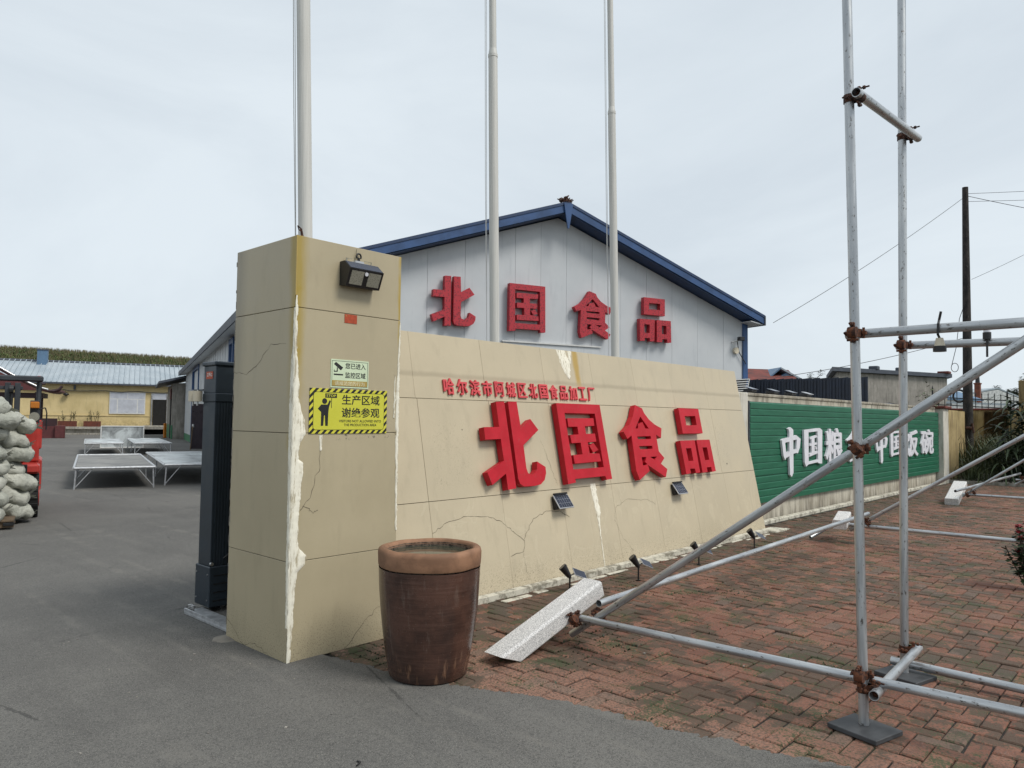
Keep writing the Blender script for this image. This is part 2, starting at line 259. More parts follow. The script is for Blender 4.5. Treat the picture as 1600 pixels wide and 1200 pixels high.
    t = NT('wet_sheet'); n1 = t.noise(1.3, 6, .7, v=t.scale(t.P(), (1, .6, 1)), dist=.8); col = t.mix(t.ramp(n1, .35, .62), C(.24, .25, .25), C(.60, .64, .64)); MAT['sheet'] = t.set(col, t.ramp(n1, .3, .7, .25, .5), .2)
    t = NT('mesh_top'); n1 = t.noise(2.5, 6, .7, v=t.scale(t.P(), (.6, 1, 1)), dist=1); col = t.mix(t.ramp(n1, .35, .62), C(.10, .095, .09), C(.22, .21, .19)); MAT['mesh_top'] = t.set(col, .5)
    MAT['rubble'] = simple('rubble', (.28, .26, .23), .9, var=.5, scale=30)
    MAT['wire'] = simple('wire', (.05, .05, .055), .6, bump=0)
build_materials()

# ------------------------------------------------------------------ mesh helpers
class MB:
    def __init__(s): s.v = []; s.f = []; s.sm = []
    def add(s, vs, fs, smooth=False):
        k = len(s.v); s.v += [Vector(v) for v in vs]; s.f += [[i + k for i in f] for f in fs]; s.sm += [smooth] * len(fs); return s
    def box(s, c, d, ax=None, bev=0):
        ax = ax or (Vector((1, 0, 0)), Vector((0, 1, 0)), Vector((0, 0, 1))); c = Vector(c); h = [x / 2 for x in d]
        if bev <= 0:
            vs = [c + ax[0] * sx * h[0] + ax[1] * sy * h[1] + ax[2] * sz * h[2] for sz in (-1, 1) for sy in (-1, 1) for sx in (-1, 1)]
            return s.add(vs, [(0, 2, 3, 1), (4, 5, 7, 6), (0, 1, 5, 4), (2, 6, 7, 3), (0, 4, 6, 2), (1, 3, 7, 5)])
        bm = bmesh.new(); bmesh.ops.create_cube(bm, size=1)
        for v in bm.verts: v.co = Vector((v.co.x * d[0], v.co.y * d[1], v.co.z * d[2]))
        bmesh.ops.bevel(bm, geom=bm.edges[:], offset=bev, segments=1, affect='EDGES', profile=.5)
        bm.verts.index_update(); vs = [c + ax[0] * v.co.x + ax[1] * v.co.y + ax[2] * v.co.z for v in bm.verts]; fs = [[v.index for v in f.verts] for f in bm.faces]; bm.free()
        return s.add(vs, fs)
    def bb(s, a, b, bev=0): return s.box([(a[i] + b[i]) / 2 for i in range(3)], [abs(b[i] - a[i]) for i in range(3)], None, bev)
    def tube(s, p0, p1, r, seg=14, r1=None, caps=True, hollow=0):
        p0, p1 = Vector(p0), Vector(p1); r1 = r if r1 is None else r1; d = (p1 - p0).normalized(); q = d.to_track_quat('Z', 'Y'); a, b = q @ Vector((1, 0, 0)), q @ Vector((0, 1, 0))
        R = lambda p, rr: [p + a * cos(2 * pi * i / seg) * rr + b * sin(2 * pi * i / seg) * rr for i in range(seg)]
        vs = R(p0, r) + R(p1, r1); fs = [(i, (i + 1) % seg, seg + (i + 1) % seg, seg + i) for i in range(seg)]; s.add(vs, fs, True)
        if hollow:
            L = (p1 - p0).length; dep = min(.25, L * .4)
            for p, dd, rr in ((p0, d, r), (p1, -d, r1)):
                ri = rr - hollow; v2 = R(p, rr) + R(p, ri) + R(p + dd * dep, ri)
                s.add(v2, [(i, (i + 1) % seg, seg + (i + 1) % seg, seg + i) for i in range(seg)] + [(seg + i, seg + (i + 1) % seg, 2 * seg + (i + 1) % seg, 2 * seg + i) for i in range(seg)] + [tuple(range(2 * seg, 3 * seg))])
        elif caps: s.add(vs[:seg], [tuple(range(seg))[::-1]]); s.add(vs[seg:], [tuple(range(seg))])
        return s
    def path(s, pts, r, seg=6):
        for a, b in zip(pts[:-1], pts[1:]): s.tube(a, b, r, seg, caps=False)
        return s
    def lathe(s, prof, seg=48, c=(0, 0, 0), wob=0):
        c = Vector(c); vs = []
        for j, (r, z) in enumerate(prof):
            for i in range(seg):
                th = 2 * pi * i / seg; k = 1 + wob * noise.noise(Vector((cos(th) * 1.3, sin(th) * 1.3, z * 4)))
                vs.append(c + Vector((cos(th) * r * k, sin(th) * r * k, z + wob * .5 * noise.noise(Vector((cos(th) * 2, sin(th) * 2, 7))) * (1 if r > .01 else 0))))
        fs = [(j * seg + i, j * seg + (i + 1) % seg, (j + 1) * seg + (i + 1) % seg, (j + 1) * seg + i) for j in range(len(prof) - 1) for i in range(seg)]
        return s.add(vs, fs, True)
    def prism(s, poly, off):           # poly: list of 3D points, off: extrusion vector
        poly = [Vector(p) for p in poly]; off = Vector(off); n = len(poly)
        return s.add(poly + [p + off for p in poly], [tuple(range(n))[::-1], tuple(range(n, 2 * n))] + [(i, (i + 1) % n, n + (i + 1) % n, n + i) for i in range(n)])
    def quad(s, *p): return s.add(p, [tuple(range(len(p)))])
    def ribbon(s, pts, nrm, wd):       # flat strip along a polyline
        pts = [Vector(p) for p in pts]; nrm = Vector(nrm); vs = []
        for i, p in enumerate(pts):
            d = (pts[min(i + 1, len(pts) - 1)] - pts[max(i - 1, 0)]).normalized(); sd_ = d.cross(nrm).normalized(); ww = wd * random.uniform(.25, 1.1); vs += [p + sd_ * ww / 2, p - sd_ * ww / 2]
        return s.add(vs, [(2 * i, 2 * i + 1, 2 * i + 3, 2 * i + 2) for i in range(len(pts) - 1)])
    def mesh(s, name, mats, org=Vector((0, 0, 0))):
        me = bpy.data.meshes.new(name); me.from_pydata([tuple(v - org) for v in s.v], [], s.f); me.polygons.foreach_set('use_smooth', s.sm)
        me.materials.append(MAT[mats] if isinstance(mats, str) else mats); me.update()
        bm = bmesh.new(); bm.from_mesh(me); bmesh.ops.recalc_face_normals(bm, faces=bm.faces[:]); bm.to_mesh(me); bm.free()
        return me
    def build(s, name, mat, parent=None, local=False, label=None):
        org = Vector((0, 0, 0))
        if parent is not None and not local:
            r = parent
            while r.parent: r = r.parent
            org = r.location.copy()
        o = bpy.data.objects.new(name, s.mesh(name, mat, org)); COL.objects.link(o)
        if parent: o.parent = parent
        if label: o['label'] = label
        return o

def thing(name, loc, label, cat, group=None, rz=0):
    o = bpy.data.objects.new(name, None); o.empty_display_size = .1; COL.objects.link(o); o.location = loc; o.rotation_euler = (0, 0, rz)
    return tag(o, label, cat, group)
def tag(o, label=None, cat=None, group=None, kind=None):
    if label: o['label'] = label
    if cat: o['category'] = cat
    if group: o['group'] = group
    if kind: o['kind'] = kind
    return o
def copy_tree(o, parent=None):
    c = o.copy(); COL.objects.link(c); c.parent = parent
    for ch in list(o.children): copy_tree(ch, c)
    return c
def link(name, me, parent=None, loc=(0, 0, 0)):
    o = bpy.data.objects.new(name, me); COL.objects.link(o); o.parent = parent; o.location = loc; return o

def curve_mesh(body=None, polys=None, extrude=.5, offset=0.0, flat=False):
    """mesh of a glyph (2D, thickness along z); returns verts, faces"""
    if body is not None:
        cu = bpy.data.curves.new('g', 'FONT'); cu.body = body; cu.offset = offset; cu.resolution_u = 3
    else:
        cu = bpy.data.curves.new('g', 'CURVE'); cu.dimensions = '2D'; cu.fill_mode = 'BOTH'
        for p in polys:
            sp = cu.splines.new('POLY'); sp.points.add(len(p) - 1); sp.use_cyclic_u = True
            for q, (x, y) in zip(sp.points, p): q.co = (x, y, 0, 1)
    cu.extrude = 0 if flat else extrude
    o = bpy.data.objects.new('g', cu); COL.objects.link(o); bpy.context.view_layer.update()
    dg = bpy.context.evaluated_depsgraph_get(); me = o.evaluated_get(dg).to_mesh()
    vs = [v.co.copy() for v in me.vertices]; fs = [list(p.vertices) for p in me.polygons]
    bpy.data.objects.remove(o); bpy.data.curves.remove(cu)
    return vs, fs
def glyph(name, mat, org, ux, uy, bb, depth, body=None, polys=None, offset=0.0, parent=None, bold=0.0):
    """place glyph so that its bounding box fills bb=(u0,v0,u1,v1) on plane org+u*ux+v*uy, thickness 'depth' outwards"""
    org, ux, uy = Vector(org), Vector(ux), Vector(uy); n = ux.cross(uy).normalized()
    vs, fs = curve_mesh(body, polys, .5, offset, flat=(depth == 0))
    if bold:
        v0, f0 = list(vs), list(fs); vs, fs = [], []
        for q, (ox, oy) in enumerate(((-1, 0), (1, 0), (0, -.7), (0, .7), (0, 0))):
            fs += [[i + len(vs) for i in f] for f in f0]; vs += [Vector((v.x + ox * bold, v.y + oy * bold, v.z * (1 - .03 * q))) for v in v0]
    x0, x1 = min(v.x for v in vs), max(v.x for v in vs); y0, y1 = min(v.y for v in vs), max(v.y for v in vs)
    mb = MB(); mb.add([org + ux * (bb[0] + (v.x - x0) / (x1 - x0) * (bb[2] - bb[0])) + uy * (bb[1] + (v.y - y0) / (y1 - y0) * (bb[3] - bb[1])) + n * ((v.z + .5) * depth) for v in vs], fs)
    return mb.build(name, mat, parent)

# ------------------------------------------------------------------ frames used below
E1 = Vector((.93763, -.34764, 0)); E2 = Vector((.34764, .93763, 0)); G0 = Vector((4.611, 8.367, 0)); Q0 = Vector((17.25, 57.18, 0)); Z = Vector((0, 0, 1))
def WG(a, b, z=0): return G0 + E1 * a + E2 * b + Z * z      # warehouse frame
def YB(a, b, z=0): return Q0 + E1 * a + E2 * b + Z * z      # yellow building frame
T = .2056; SC = sqrt(1 + T * T); WUP = Vector((0, T, 1)) / SC; WN = Vector((0, -1, T)) / SC; W0 = Vector((0, .27, 0))
def WP(x, s, o=0): return W0 + Vector((x, 0, 0)) + WUP * s + WN * o   # leaning sign wall frame

# ------------------------------------------------------------------ GROUND
tag(MB().quad((-900, -900, -.08), (900, -900, -.08), (900, 900, -.08), (-900, 900, -.08)).build('ground', 'ground'), kind='structure')
edge = [(.24, .12), (.27, -.10), (.33, -.32), (.37, -.57), (.43, -.86), (.53, -1.14), (.64, -1.36), (.72, -1.53), (.80, -1.92), (.84, -2.24), (.93, -2.6), (1.0, -2.9), (1.07, -3.15), (1.2, -3.7), (1.5, -5), (3, -9), (8, -20), (20, -60)]
fine_edge = []
for i in range(len(edge) - 1):
    n_ = max(1, int((Vector(edge[i + 1]) - Vector(edge[i])).length / .008)) if i < 14 else 1
    for k in range(n_):
        p = Vector(edge[i]).lerp(Vector(edge[i + 1]), k / n_); q = noise.noise(Vector((p.x * 9, p.y * 9, 0))) * .05 + noise.noise(Vector((p.x * 45, p.y * 45, 3))) * .030
        fine_edge.append((p.x + (q if 0 < i else 0), p.y))
poly = [(x, y, .005) for x, y in fine_edge] + [(20, -150, .005), (-150, -150, .005), (-150, 150, .005), (60, 150, .005), (60, .9, .005), (12, .9, .005), (12, 1.5, .005), (.9, 1.5, .005), (.6, .5, .005)]
from mathutils.geometry import tessellate_polygon
tri = tessellate_polygon([[Vector(p) for p in poly]])
tag(MB().add(poly, [tuple(t) for t in tri]).build('asphalt_yard', 'asphalt'), kind='structure')
pav = tag(MB().bb((.1, -11, -.07), (20.0, .62, -.012)).build('brick_pavement', 'soil'), kind='structure')

def brick_geo(L, Wd):
    h = .06; a, b = L / 2, Wd / 2; i = .007
    return [(-a, -b, -h), (a, -b, -h), (a, b, -h), (-a, b, -h), (-a, -b, -i), (a, -b, -i), (a, b, -i), (-a, b, -i), (-a + i, -b + i, 0), (a - i, -b + i, 0), (a - i, b - i, 0), (-a + i, b - i, 0)], \
        [(0, 1, 5, 4), (1, 2, 6, 5), (2, 3, 7, 6), (3, 0, 4, 7), (4, 5, 9, 8), (5, 6, 10, 9), (6, 7, 11, 10), (7, 4, 8, 11), (8, 9, 10, 11)]
bv, bf = brick_geo(.2025, .0985)
inv = cam.matrix_world.inverted(); allb = []
U = .105
for ix in range(0, 195):
    for iy in range(-105, 7):
        k = (ix - iy) % 4
        if k == 0: c, r = ((ix + 1) * U, (iy + .5) * U), 0
        elif k == 2: c, r = ((ix + .5) * U, iy * U), pi / 2
        else: continue
        if c[0] > 19.9 or c[0] < .28 or c[1] > .52: continue
        # keep only stones the asphalt does not bury completely
        p = inv @ Vector((c[0], c[1], 0)); vis = p.z < -1 and abs(p.x / p.z) < .72 and abs(p.y / p.z) < .55
        e = next(((x0 + (x1 - x0) * (c[1] - y0) / (y1 - y0)) for (x0, y0), (x1, y1) in zip(edge[:-1], edge[1:]) if y1 <= c[1] <= y0), .3)
        if c[0] < e - .13: continue
        allb.append((-p.z if vis else 999, c, r + random.gauss(0, .012), random.gauss(0, .003), (random.gauss(0, .011), random.gauss(0, .011))))
allb.sort(key=lambda q: q[0])
mbk = MB(); mbk.add(bv, bf); bme = mbk.mesh('brick', 'brick')
for d, c, r, dz, (tx, ty) in allb[:299]:
    o = link('brick', bme, pav, (c[0], c[1], dz)); o.rotation_euler = (tx, ty, r)
vs, fs, at_ = [], [], []
for d, c, r, dz, (tx, ty) in allb[299:]:
    k = len(vs); cr_, sr = cos(r), sin(r)
    vs += [(c[0] + x * cr_ - y * sr, c[1] + x * sr + y * cr_, z + dz + x * ty + y * tx) for x, y, z in bv]; fs += [[i + k for i in f] for f in bf]; at_ += [random.random()] * len(bf)
me = bpy.data.meshes.new('brick_field'); me.from_pydata(vs, [], fs); me.materials.append(MAT['brick']); a_ = me.attributes.new('var', 'FLOAT', 'FACE'); a_.data.foreach_set('value', at_)
tag(link('brick_field', me, pav), kind='stuff')
# moss and weeds in the joints
mb = MB()
for _ in range(9000):
    x = random.uniform(.4, 14) ** 1.0; y = random.choice([random.uniform(-5, .2), random.uniform(-.6, .2), random.uniform(-1.4, -.4)])
    if x > 4 and random.random() < .5: x = random.uniform(.4, 4)
    if noise.noise(Vector((x * 1.3, y * 1.3, 5))) < .12: continue
    if random.random() < .6: x = round(x / .105) * .105
    else: y = round(y / .105) * .105
    h = random.uniform(.003, .012); a = random.uniform(0, pi); w_ = random.uniform(.003, .01); dx, dy = cos(a) * w_, sin(a) * w_
    mb.quad((x - dx, y - dy, -.004), (x + dx, y + dy, -.004), (x + random.gauss(0, .006), y + random.gauss(0, .006), h))
tag(mb.build('moss', 'leaf_dark'), 'short dark moss sprouting in the joints of the red brick paving', 'moss', kind='stuff')
# kerb and soil bed at the far end
tag(MB().bb((20.0, -12, -.05), (20.12, .8, .07)).build('kerb', 'concrete'), kind='structure')
def grid(x0, x1, y0, y1, nx, ny, fz):
    vs = [(x0 + (x1 - x0) * i / nx, y0 + (y1 - y0) * j / ny, 0) for j in range(ny + 1) for i in range(nx + 1)]
    vs = [(x, y, fz(x, y)) for x, y, _ in vs]; return vs, [(j * (nx + 1) + i, j * (nx + 1) + i + 1, (j + 1) * (nx + 1) + i + 1, (j + 1) * (nx + 1) + i) for j in range(ny) for i in range(nx)]
v_, f_ = grid(20.12, 27, -12, .75, 40, 60, lambda x, y: .04 + .09 * noise.noise(Vector((x * 1.5, y * 1.5, 0))) + .04 * (x - 20))
tag(MB().add(v_, f_, True).build('soil_bed', 'dirt'), kind='structure')

# ------------------------------------------------------------------ TILED GATE PILLAR
PW, PD, PH = .85, .80, 2.72
pil = thing('gate_pillar', (0, 0, 0), 'tall square tan tiled gate pillar with white putty running down its front corner', 'pillar')
MB().bb((.02, .02, -.05), (PW - .02, PD - .02, PH - .01)).build('core', 'core', pil)
MB().bb((.012, .012, 0), (PW - .012, PD - .012, PH - .02)).build('grout', 'grout', pil)
rows = [(.0, .627), (.631, 1.443), (1.447, 2.252), (2.256, PH)]
for k, (z0, z1) in enumerate(rows):
    MB().bb((.006, 0, z0), (PW, .0118, z1), .0015).build('tile', 'tile', pil)
    MB().bb((0, .006, z0), (.0118, PD, z1), .0015).build('tile', 'tile', pil)
    MB().bb((PW - .0118, .012, z0), (PW, PD, z1)).build('tile', 'tile', pil)
    MB().bb((.012, PD - .0118, z0), (PW - .012, PD, z1)).build('tile', 'tile', pil)
MB().bb((.03, .03, PH - .012), (PW - .03, PD - .03, PH - .004)).build('top_slab', 'core', pil)
def smear(z0, z1, wfun_, face, parent, step=.008, off=.0035, name='putty', seed=0):
    """ragged putty patch: face 'x' lies on Y=0 spanning x, face 'y' lies on X=0 spanning y"""
    n_ = int((z1 - z0) / step); vs = []; mb = MB(); wk = .82 if face == 'x' else .7
    def wfun(z):
        a, b = wfun_(z); return (a, b * wk) if a == 0 else (a, b)
    for i in range(n_ + 1):
        z = z0 + (z1 - z0) * i / n_; a, b = wfun(z); j = noise.noise(Vector((z * 14, seed, 0))) * .010 + noise.noise(Vector((z * 60, seed, 5))) * .006
        j2 = noise.noise(Vector((z * 17, seed + 9, 0))) * .005
        for t_ in (0, .06, .5, .94, 1):
            u = a + j2 + (b + j - a - j2) * t_; o = (0 if t_ in (0, 1) else off + .0015 * noise.noise(Vector((u * 90, z * 30, 1))))
            vs.append((u, -o - .0005, z) if face == 'x' else (-o - .0005, u, z))
    mb.add(vs, [(i * 5 + k, i * 5 + k + 1, (i + 1) * 5 + k + 1, (i + 1) * 5 + k) for i in range(n_) for k in range(4)], True); return mb.build(name, 'putty', parent)
def interp(tab):
    def f(z):
        for (za, a0, a1), (zb, b0, b1) in zip(tab[:-1], tab[1:]):
            if za <= z <= zb: t_ = (z - za) / (zb - za); return a0 + (b0 - a0) * t_, a1 + (b1 - a1) * t_
        return tab[-1][1:]
    return f
smear(.0, 2.33, interp([(.0, .0, .022), (.05, .0, .034), (.3, .0, .050), (.45, .0, .058), (.56, .0, .075), (.60, 0, .135), (.66, 0, .150), (.71, 0, .085), (.78, .0, .070), (.95, 0, .078), (1.25, .0, .105), (1.28, 0, .06), (1.38, 0, .07), (1.44, 0, .12), (1.52, 0, .10), (1.65, 0, .055), (1.8, 0, .045), (2.0, 0, .02), (2.2, 0, .022), (2.33, 0, .012)]), 'x', pil)
smear(.22, 2.25, interp([(.22, 0, .02), (.6, 0, .04), (1.0, 0, .045), (1.4, 0, .055), (1.9, 0, .05), (2.0, 0, .022), (2.25, 0, .016)]), 'y', pil, seed=3)
smear(.75, 2.24, interp([(.75, .838, .850), (1.4, .825, .851), (1.7, .822, .851), (1.9, .832, .851), (2.24, .845, .851)]), 'x', pil, seed=6)
smear(1.55, 1.86, interp([(1.55, .80, .812), (1.7, .805, .815), (1.86, .81, .812)]), 'x', pil, seed=8)
smear(1.33, 1.43, interp([(1.33, .205, .215), (1.38, .20, .222), (1.43, .195, .228)]), 'x', pil, seed=12)
def jag(pts, n_=5, amp=.006):
    out = []
    for a, b in zip(pts[:-1], pts[1:]):
        a, b = Vector(a), Vector(b)
        for k in range(n_): out.append(a.lerp(b, k / n_) + Vector([random.gauss(0, amp)] * 1 + [0] * 1 + [random.gauss(0, amp)]))
    return out + [Vector(pts[-1])]
for pts in ([(.21, 0, 1.33), (.2, 0, 1.2), (.14, 0, 1.03), (.07, 0, .95)], [(.85, 0, .28), (.72, 0, .24), (.60, 0, .16), (.42, 0, .0)], [(.10, 0, .98), (.16, 0, .93), (.2, 0, .94)]):
    MB().ribbon([p + Vector((0, -.0012, 0)) for p in jag(pts)], (0, -1, 0), .0035).build('crack', 'crack', pil)
for pts in ([(0, .80, 1.86), (0, .62, 1.84), (0, .45, 1.91), (0, .30, 2.03), (0, .06, 2.02)], [(0, .80, .14), (0, .55, .0), (0, .45, .04), (0, .3, .03), (0, .15, -.02)]):
    q = []
    for a, b in zip(pts[:-1], pts[1:]):
        for k in range(5): q.append(Vector(a).lerp(Vector(b), k / 5) + Vector((-.0012, random.gauss(0, .005), random.gauss(0, .005))))
    MB().ribbon(q, (-1, 0, 0), .0032).build('crack', 'crack', pil)
# flange of corner trim at the top of the front corner
MB().bb((-.004, -.004, 2.33), (.0045, .0045, PH)).build('corner_trim', 'sign_gold', pil)
mb = MB()
for i in range(40):
    z = random.uniform(.05, 2.7); mb.box((.003, PD + random.uniform(-.004, .003), z), (.008, random.uniform(.006, .016), random.uniform(.02, .10)), bev=.002)
tag(mb.build('mortar_crumbs', 'core', pil), kind='stuff')

# red rag on the pillar top
rg = tag(MB().tube((.075, .06, PH - .004), (.055, .05, PH + .06), .010, 8, .007).path([(.055, .05, PH + .06), (.03, .05, PH + .075), (.04, .05, PH + .05), (.065, .05, PH + .04)], .004).build('rag', 'rust_dark'), 'small dark red knotted rag on the top corner of the tan pillar', 'rag')

# signs on the pillar
def flat(name, mat, x0, z0, x1, z1, y0, y1, parent, bev=0): return MB().bb((x0, y1, z0), (x1, y0, z1), bev).build(name, mat, parent)
XU, ZU = Vector((1, 0, 0)), Vector((0, 0, 1))
def text_on(parent, body, bb, y, mat='ink', off=.004, bo=.012, name='lettering'): return glyph(name, mat, (0, y, 0), XU, ZU, bb, .0006, body=body, offset=off, bold=bo, parent=parent)
def poly_on(parent, name, mat, pts, y, th=.0006): return MB().prism([(x, y, z) for x, z in pts], (0, -th, 0)).build(name, mat, parent)
st = thing('red_sticker', (.42, 0, 2.22), 'small faded red flag sticker just below the top joint of the tan pillar', 'sticker')
flat('sheet', 'sign_red', .372, 2.190, .472, 2.250, -.0005, -.003, st)
poly_on(st, 'star', 'sign_gold', [(.385 + .006 * cos(pi / 2 + k * pi / 5) * (1 if k % 2 == 0 else .4), 2.238 + .006 * sin(pi / 2 + k * pi / 5) * (1 if k % 2 == 0 else .4)) for k in range(10)], -.0032)
s1 = thing('surveillance_sign', (.425, 0, 1.84), 'pale green surveillance notice with camera symbol above the yellow striped sign', 'sign')
flat('board', 'sign_pale', .272, 1.748, .577, 1.938, -.0005, -.004, s1)
for a in ((.280, 1.926, .569, 1.9285), (.280, 1.757, .569, 1.7595), (.280, 1.7595, .2825, 1.926), (.5665, 1.7595, .569, 1.926)): flat('border_line', 'ink', a[0], a[1], a[2], a[3], -.004, -.0046, s1)
flat('gold_band', 'sign_gold', .2828, 1.7598, .5662, 1.797, -.004, -.0047, s1)
text_on(s1, '您已进入', (.385, 1.878, .552, 1.918), -.0041)
text_on(s1, '监控区域', (.385, 1.815, .552, 1.855), -.0041)
text_on(s1, '请规范您的行为', (.303, 1.764, .545, 1.792), -.0048, 'ink_pale')
poly_on(s1, 'camera_symbol', 'ink', [(.295, 1.905), (.310, 1.920), (.368, 1.885), (.352, 1.866), (.345, 1.868)], -.0041)
poly_on(s1, 'camera_symbol', 'ink', [(.318, 1.885), (.325, 1.880), (.326, 1.855), (.296, 1.852), (.296, 1.868), (.301, 1.868), (.301, 1.859), (.318, 1.861)], -.0041)
poly_on(s1, 'camera_symbol', 'ink', [(.295, 1.831), (.368, 1.831), (.368, 1.841), (.295, 1.841)], -.0041)
s2 = thing('no_visitors_sign', (.43, 0, 1.59), 'yellow warning sign with black striped border and a standing figure, on the tan pillar', 'sign')
MB().bb((.117, -.0005, 1.441), (.740, -.0055, 1.739)).build('striped_board', 'stripes', s2)
def rrect(x0, z0, x1, z1, r, n_=5):
    out = []
    for cx, cz, a0 in ((x1 - r, z1 - r, 0), (x0 + r, z1 - r, pi / 2), (x0 + r, z0 + r, pi), (x1 - r, z0 + r, 1.5 * pi)):
        out += [(cx + r * cos(a0 + pi / 2 * k / n_), cz + r * sin(a0 + pi / 2 * k / n_)) for k in range(n_ + 1)]
    return out
poly_on(s2, 'inner_border', 'ink', rrect(.143, 1.464, .716, 1.716, .022), -.0056)
poly_on(s2, 'yellow_panel', 'sign_yellow', rrect(.146, 1.467, .713, 1.713, .020), -.0063)
Y2 = -.0071
text_on(s2, '生产区域', (.362, 1.634, .675, 1.702), Y2); text_on(s2, '谢绝参观', (.362, 1.548, .675, 1.616), Y2)
text_on(s2, 'VISITORS NOT ALLOWED INTO', (.342, 1.516, .690, 1.533), Y2, off=.004, bo=.008); text_on(s2, 'THE PRODUCTION AREA', (.382, 1.490, .650, 1.507), Y2, off=.004, bo=.008)
poly_on(s2, 'figure', 'ink', [(.228 + .019 * cos(2 * pi * k / 18), 1.655 + .019 * sin(2 * pi * k / 18)) for k in range(18)], Y2)
poly_on(s2, 'figure', 'ink', [(.203, 1.632), (.250, 1.632), (.266, 1.662), (.276, 1.656), (.262, 1.615), (.258, 1.58), (.256, 1.492), (.237, 1.492), (.232, 1.562), (.226, 1.562), (.221, 1.492), (.203, 1.492), (.203, 1.583), (.178, 1.604)], Y2)
poly_on(s2, 'placard', 'ink', [(.232, 1.678), (.322, 1.678), (.322, 1.706), (.232, 1.706)], Y2)
poly_on(s2, 'placard', 'ink', [(.279, 1.61), (.283, 1.61), (.283, 1.678), (.279, 1.678)], Y2)
text_on(s2, 'STOP', (.240, 1.684, .314, 1.700), Y2 - .0008, 'sign_yellow')

# solar motion lamp at the pillar top
lp = thing('solar_wall_lamp', (.46, 0, 2.5), 'black wedge shaped solar motion lamp near the top of the tan pillar', 'lamp')
x0, x1, zt, zb = .325, .600, 2.600, 2.435
prof = [(-.001, zt), (-.055, zt + .002), (-.125, zt - .055), (-.075, zb - .004), (-.001, zb + .005)]
MB().prism([(x0, y, z) for y, z in prof], (x1 - x0, 0, 0)).build('housing', 'black', lp)
def on_slope(name, mat, xa, xb, p, q, t0, t1, off, parent):
    p, q = Vector((0, p[0], p[1])), Vector((0, q[0], q[1])); n_ = Vector((1, 0, 0)).cross(q - p).normalized()
    if n_.y > 0 and n_.z <= 0: n_ = -n_
    a, b = p.lerp(q, t0), p.lerp(q, t1); X = lambda v, x: Vector((x, v.y, v.z)); m_ = MB().prism([X(a, xa), X(a, xb), X(b, xb), X(b, xa)], n_ * off); return m_.build(name, mat, parent)
on_slope('solar_panel', 'solar', x0 + .006, x1 - .006, (-.055, zt + .002), (-.125, zt - .055), .05, .95, .002, lp)
on_slope('lens', 'lens', x0 + .018, x0 + .118, (-.125, zt - .055), (-.075, zb - .004), .12, .88, -.003, lp)
on_slope('lens', 'lens', x1 - .118, x1 - .018, (-.125, zt - .055), (-.075, zb - .004), .12, .88, -.003, lp)
MB().tube(((x0 + x1) / 2, -.113, 2.52), ((x0 + x1) / 2, -.119, 2.518), .013, 14).build('sensor', 'white', lp)
MB().bb((.43, -.03, zt + .004), (.50, -.008, zt + .022)).bb((.395, -.035, zt + .002), (.535, -.004, zt + .009)).build('bracket', 'silver', lp)
MB().bb((.36, -.022, zt + .004), (.37, -.018, zt + .03)).bb((.36, -.022, zt + .028), (.41, -.018, zt + .031)).build('clip', 'lens', lp)
MB().bb((.53, -.022, zt + .004), (.57, -.018, zt + .007)).bb((.565, -.022, zt + .004), (.57, -.018, zt + .03)).bb((.51, -.022, zt + .028), (.57, -.018, zt + .031)).build('clip', 'lens', lp)
MB().path([Vector((.465 + .018 * cos(a), -.018, zt + .055 + .020 * sin(a))) for a in [k * pi / 7 - .6 for k in range(11)]], .006, 8).tube((.465, -.018, zt + .02), (.465, -.018, zt + .045), .009, 8).tube((.45, -.01, zt + .07), (.45, -.01, zt + .105), .0015, 6).build('hook', 'black', lp)

# ------------------------------------------------------------------ SLIDING GATE END POST beyond the pillar
gp = thing('gate_post', (.26, 1.6, 0), 'dark grey fluted aluminium gate post with cream rollers beside the tan pillar', 'gate post')
gx0, gx1, gy0, gy1 = .20, .345, 1.50, 1.71
MB().bb((gx0, gy0, .36), (gx1, gy1, 1.66), .004).build('column', 'gate', gp)
mb = MB()
for k in range(5): mb.bb((gx0 + .022 + k * .024, gy0 - .006, .36), (gx0 + .034 + k * .024, gy0 + .001, 1.655))
mb.build('fluting', 'gate', gp)
MB().bb((gx0 - .012, gy0 - .02, .045), (gx1 + .14, gy1 + .02, .36), .006).build('motor_box', 'gate', gp)
mb = MB()
for k in range(4): mb.bb((gx0 + .02, gy0 - .024, .09 + k * .065), (gx1 + .13, gy0 - .019, .098 + k * .065))
mb.build('louvre', 'black', gp)
for z in (.1, .3):
    for y in (gy0 + .01, gy1 - .01): MB().tube((gx0 - .017, y, z), (gx0 - .01, y, z), .006, 8).build('screw', 'steel', gp)
MB().bb((gx0 - .004, gy0 - .01, 1.66), (gx1 + .14, gy1 + .01, 1.73), .006).build('collar', 'gate', gp)
MB().bb((gx0, gy0, 1.73), (gx1 + .1, gy1, 1.95), .004).build('head', 'gate', gp)
MB().bb((gx0 - .015, gy0 - .015, 1.95), (gx1 + .12, gy1 + .015, 1.985), .008).build('cap', 'gate', gp)
bdg = MB().bb((gx0 - .003, 1.55, 1.845), (gx0 - .0005, 1.665, 1.905)).build('badge', 'sign_red', gp)
glyph('lettering', 'ink_white', (gx0 - .0035, 1.66, 1.852), Vector((0, -1, 0)), ZU, (.012, .012, .10, .045), .0006, body='Z基G', offset=.01, parent=bdg)
for k in range(2):
    y = gy1 + .04 + k * .085; r_ = MB().tube((gx0 - .03, y, 1.665), (gx0 - .03, y, 1.750), .036, 18).build('roller', 'cream', gp); MB().tube((gx0 - .03, y, 1.63), (gx0 - .03, y, 1.76), .008, 8).build('axle', 'steel', r_)
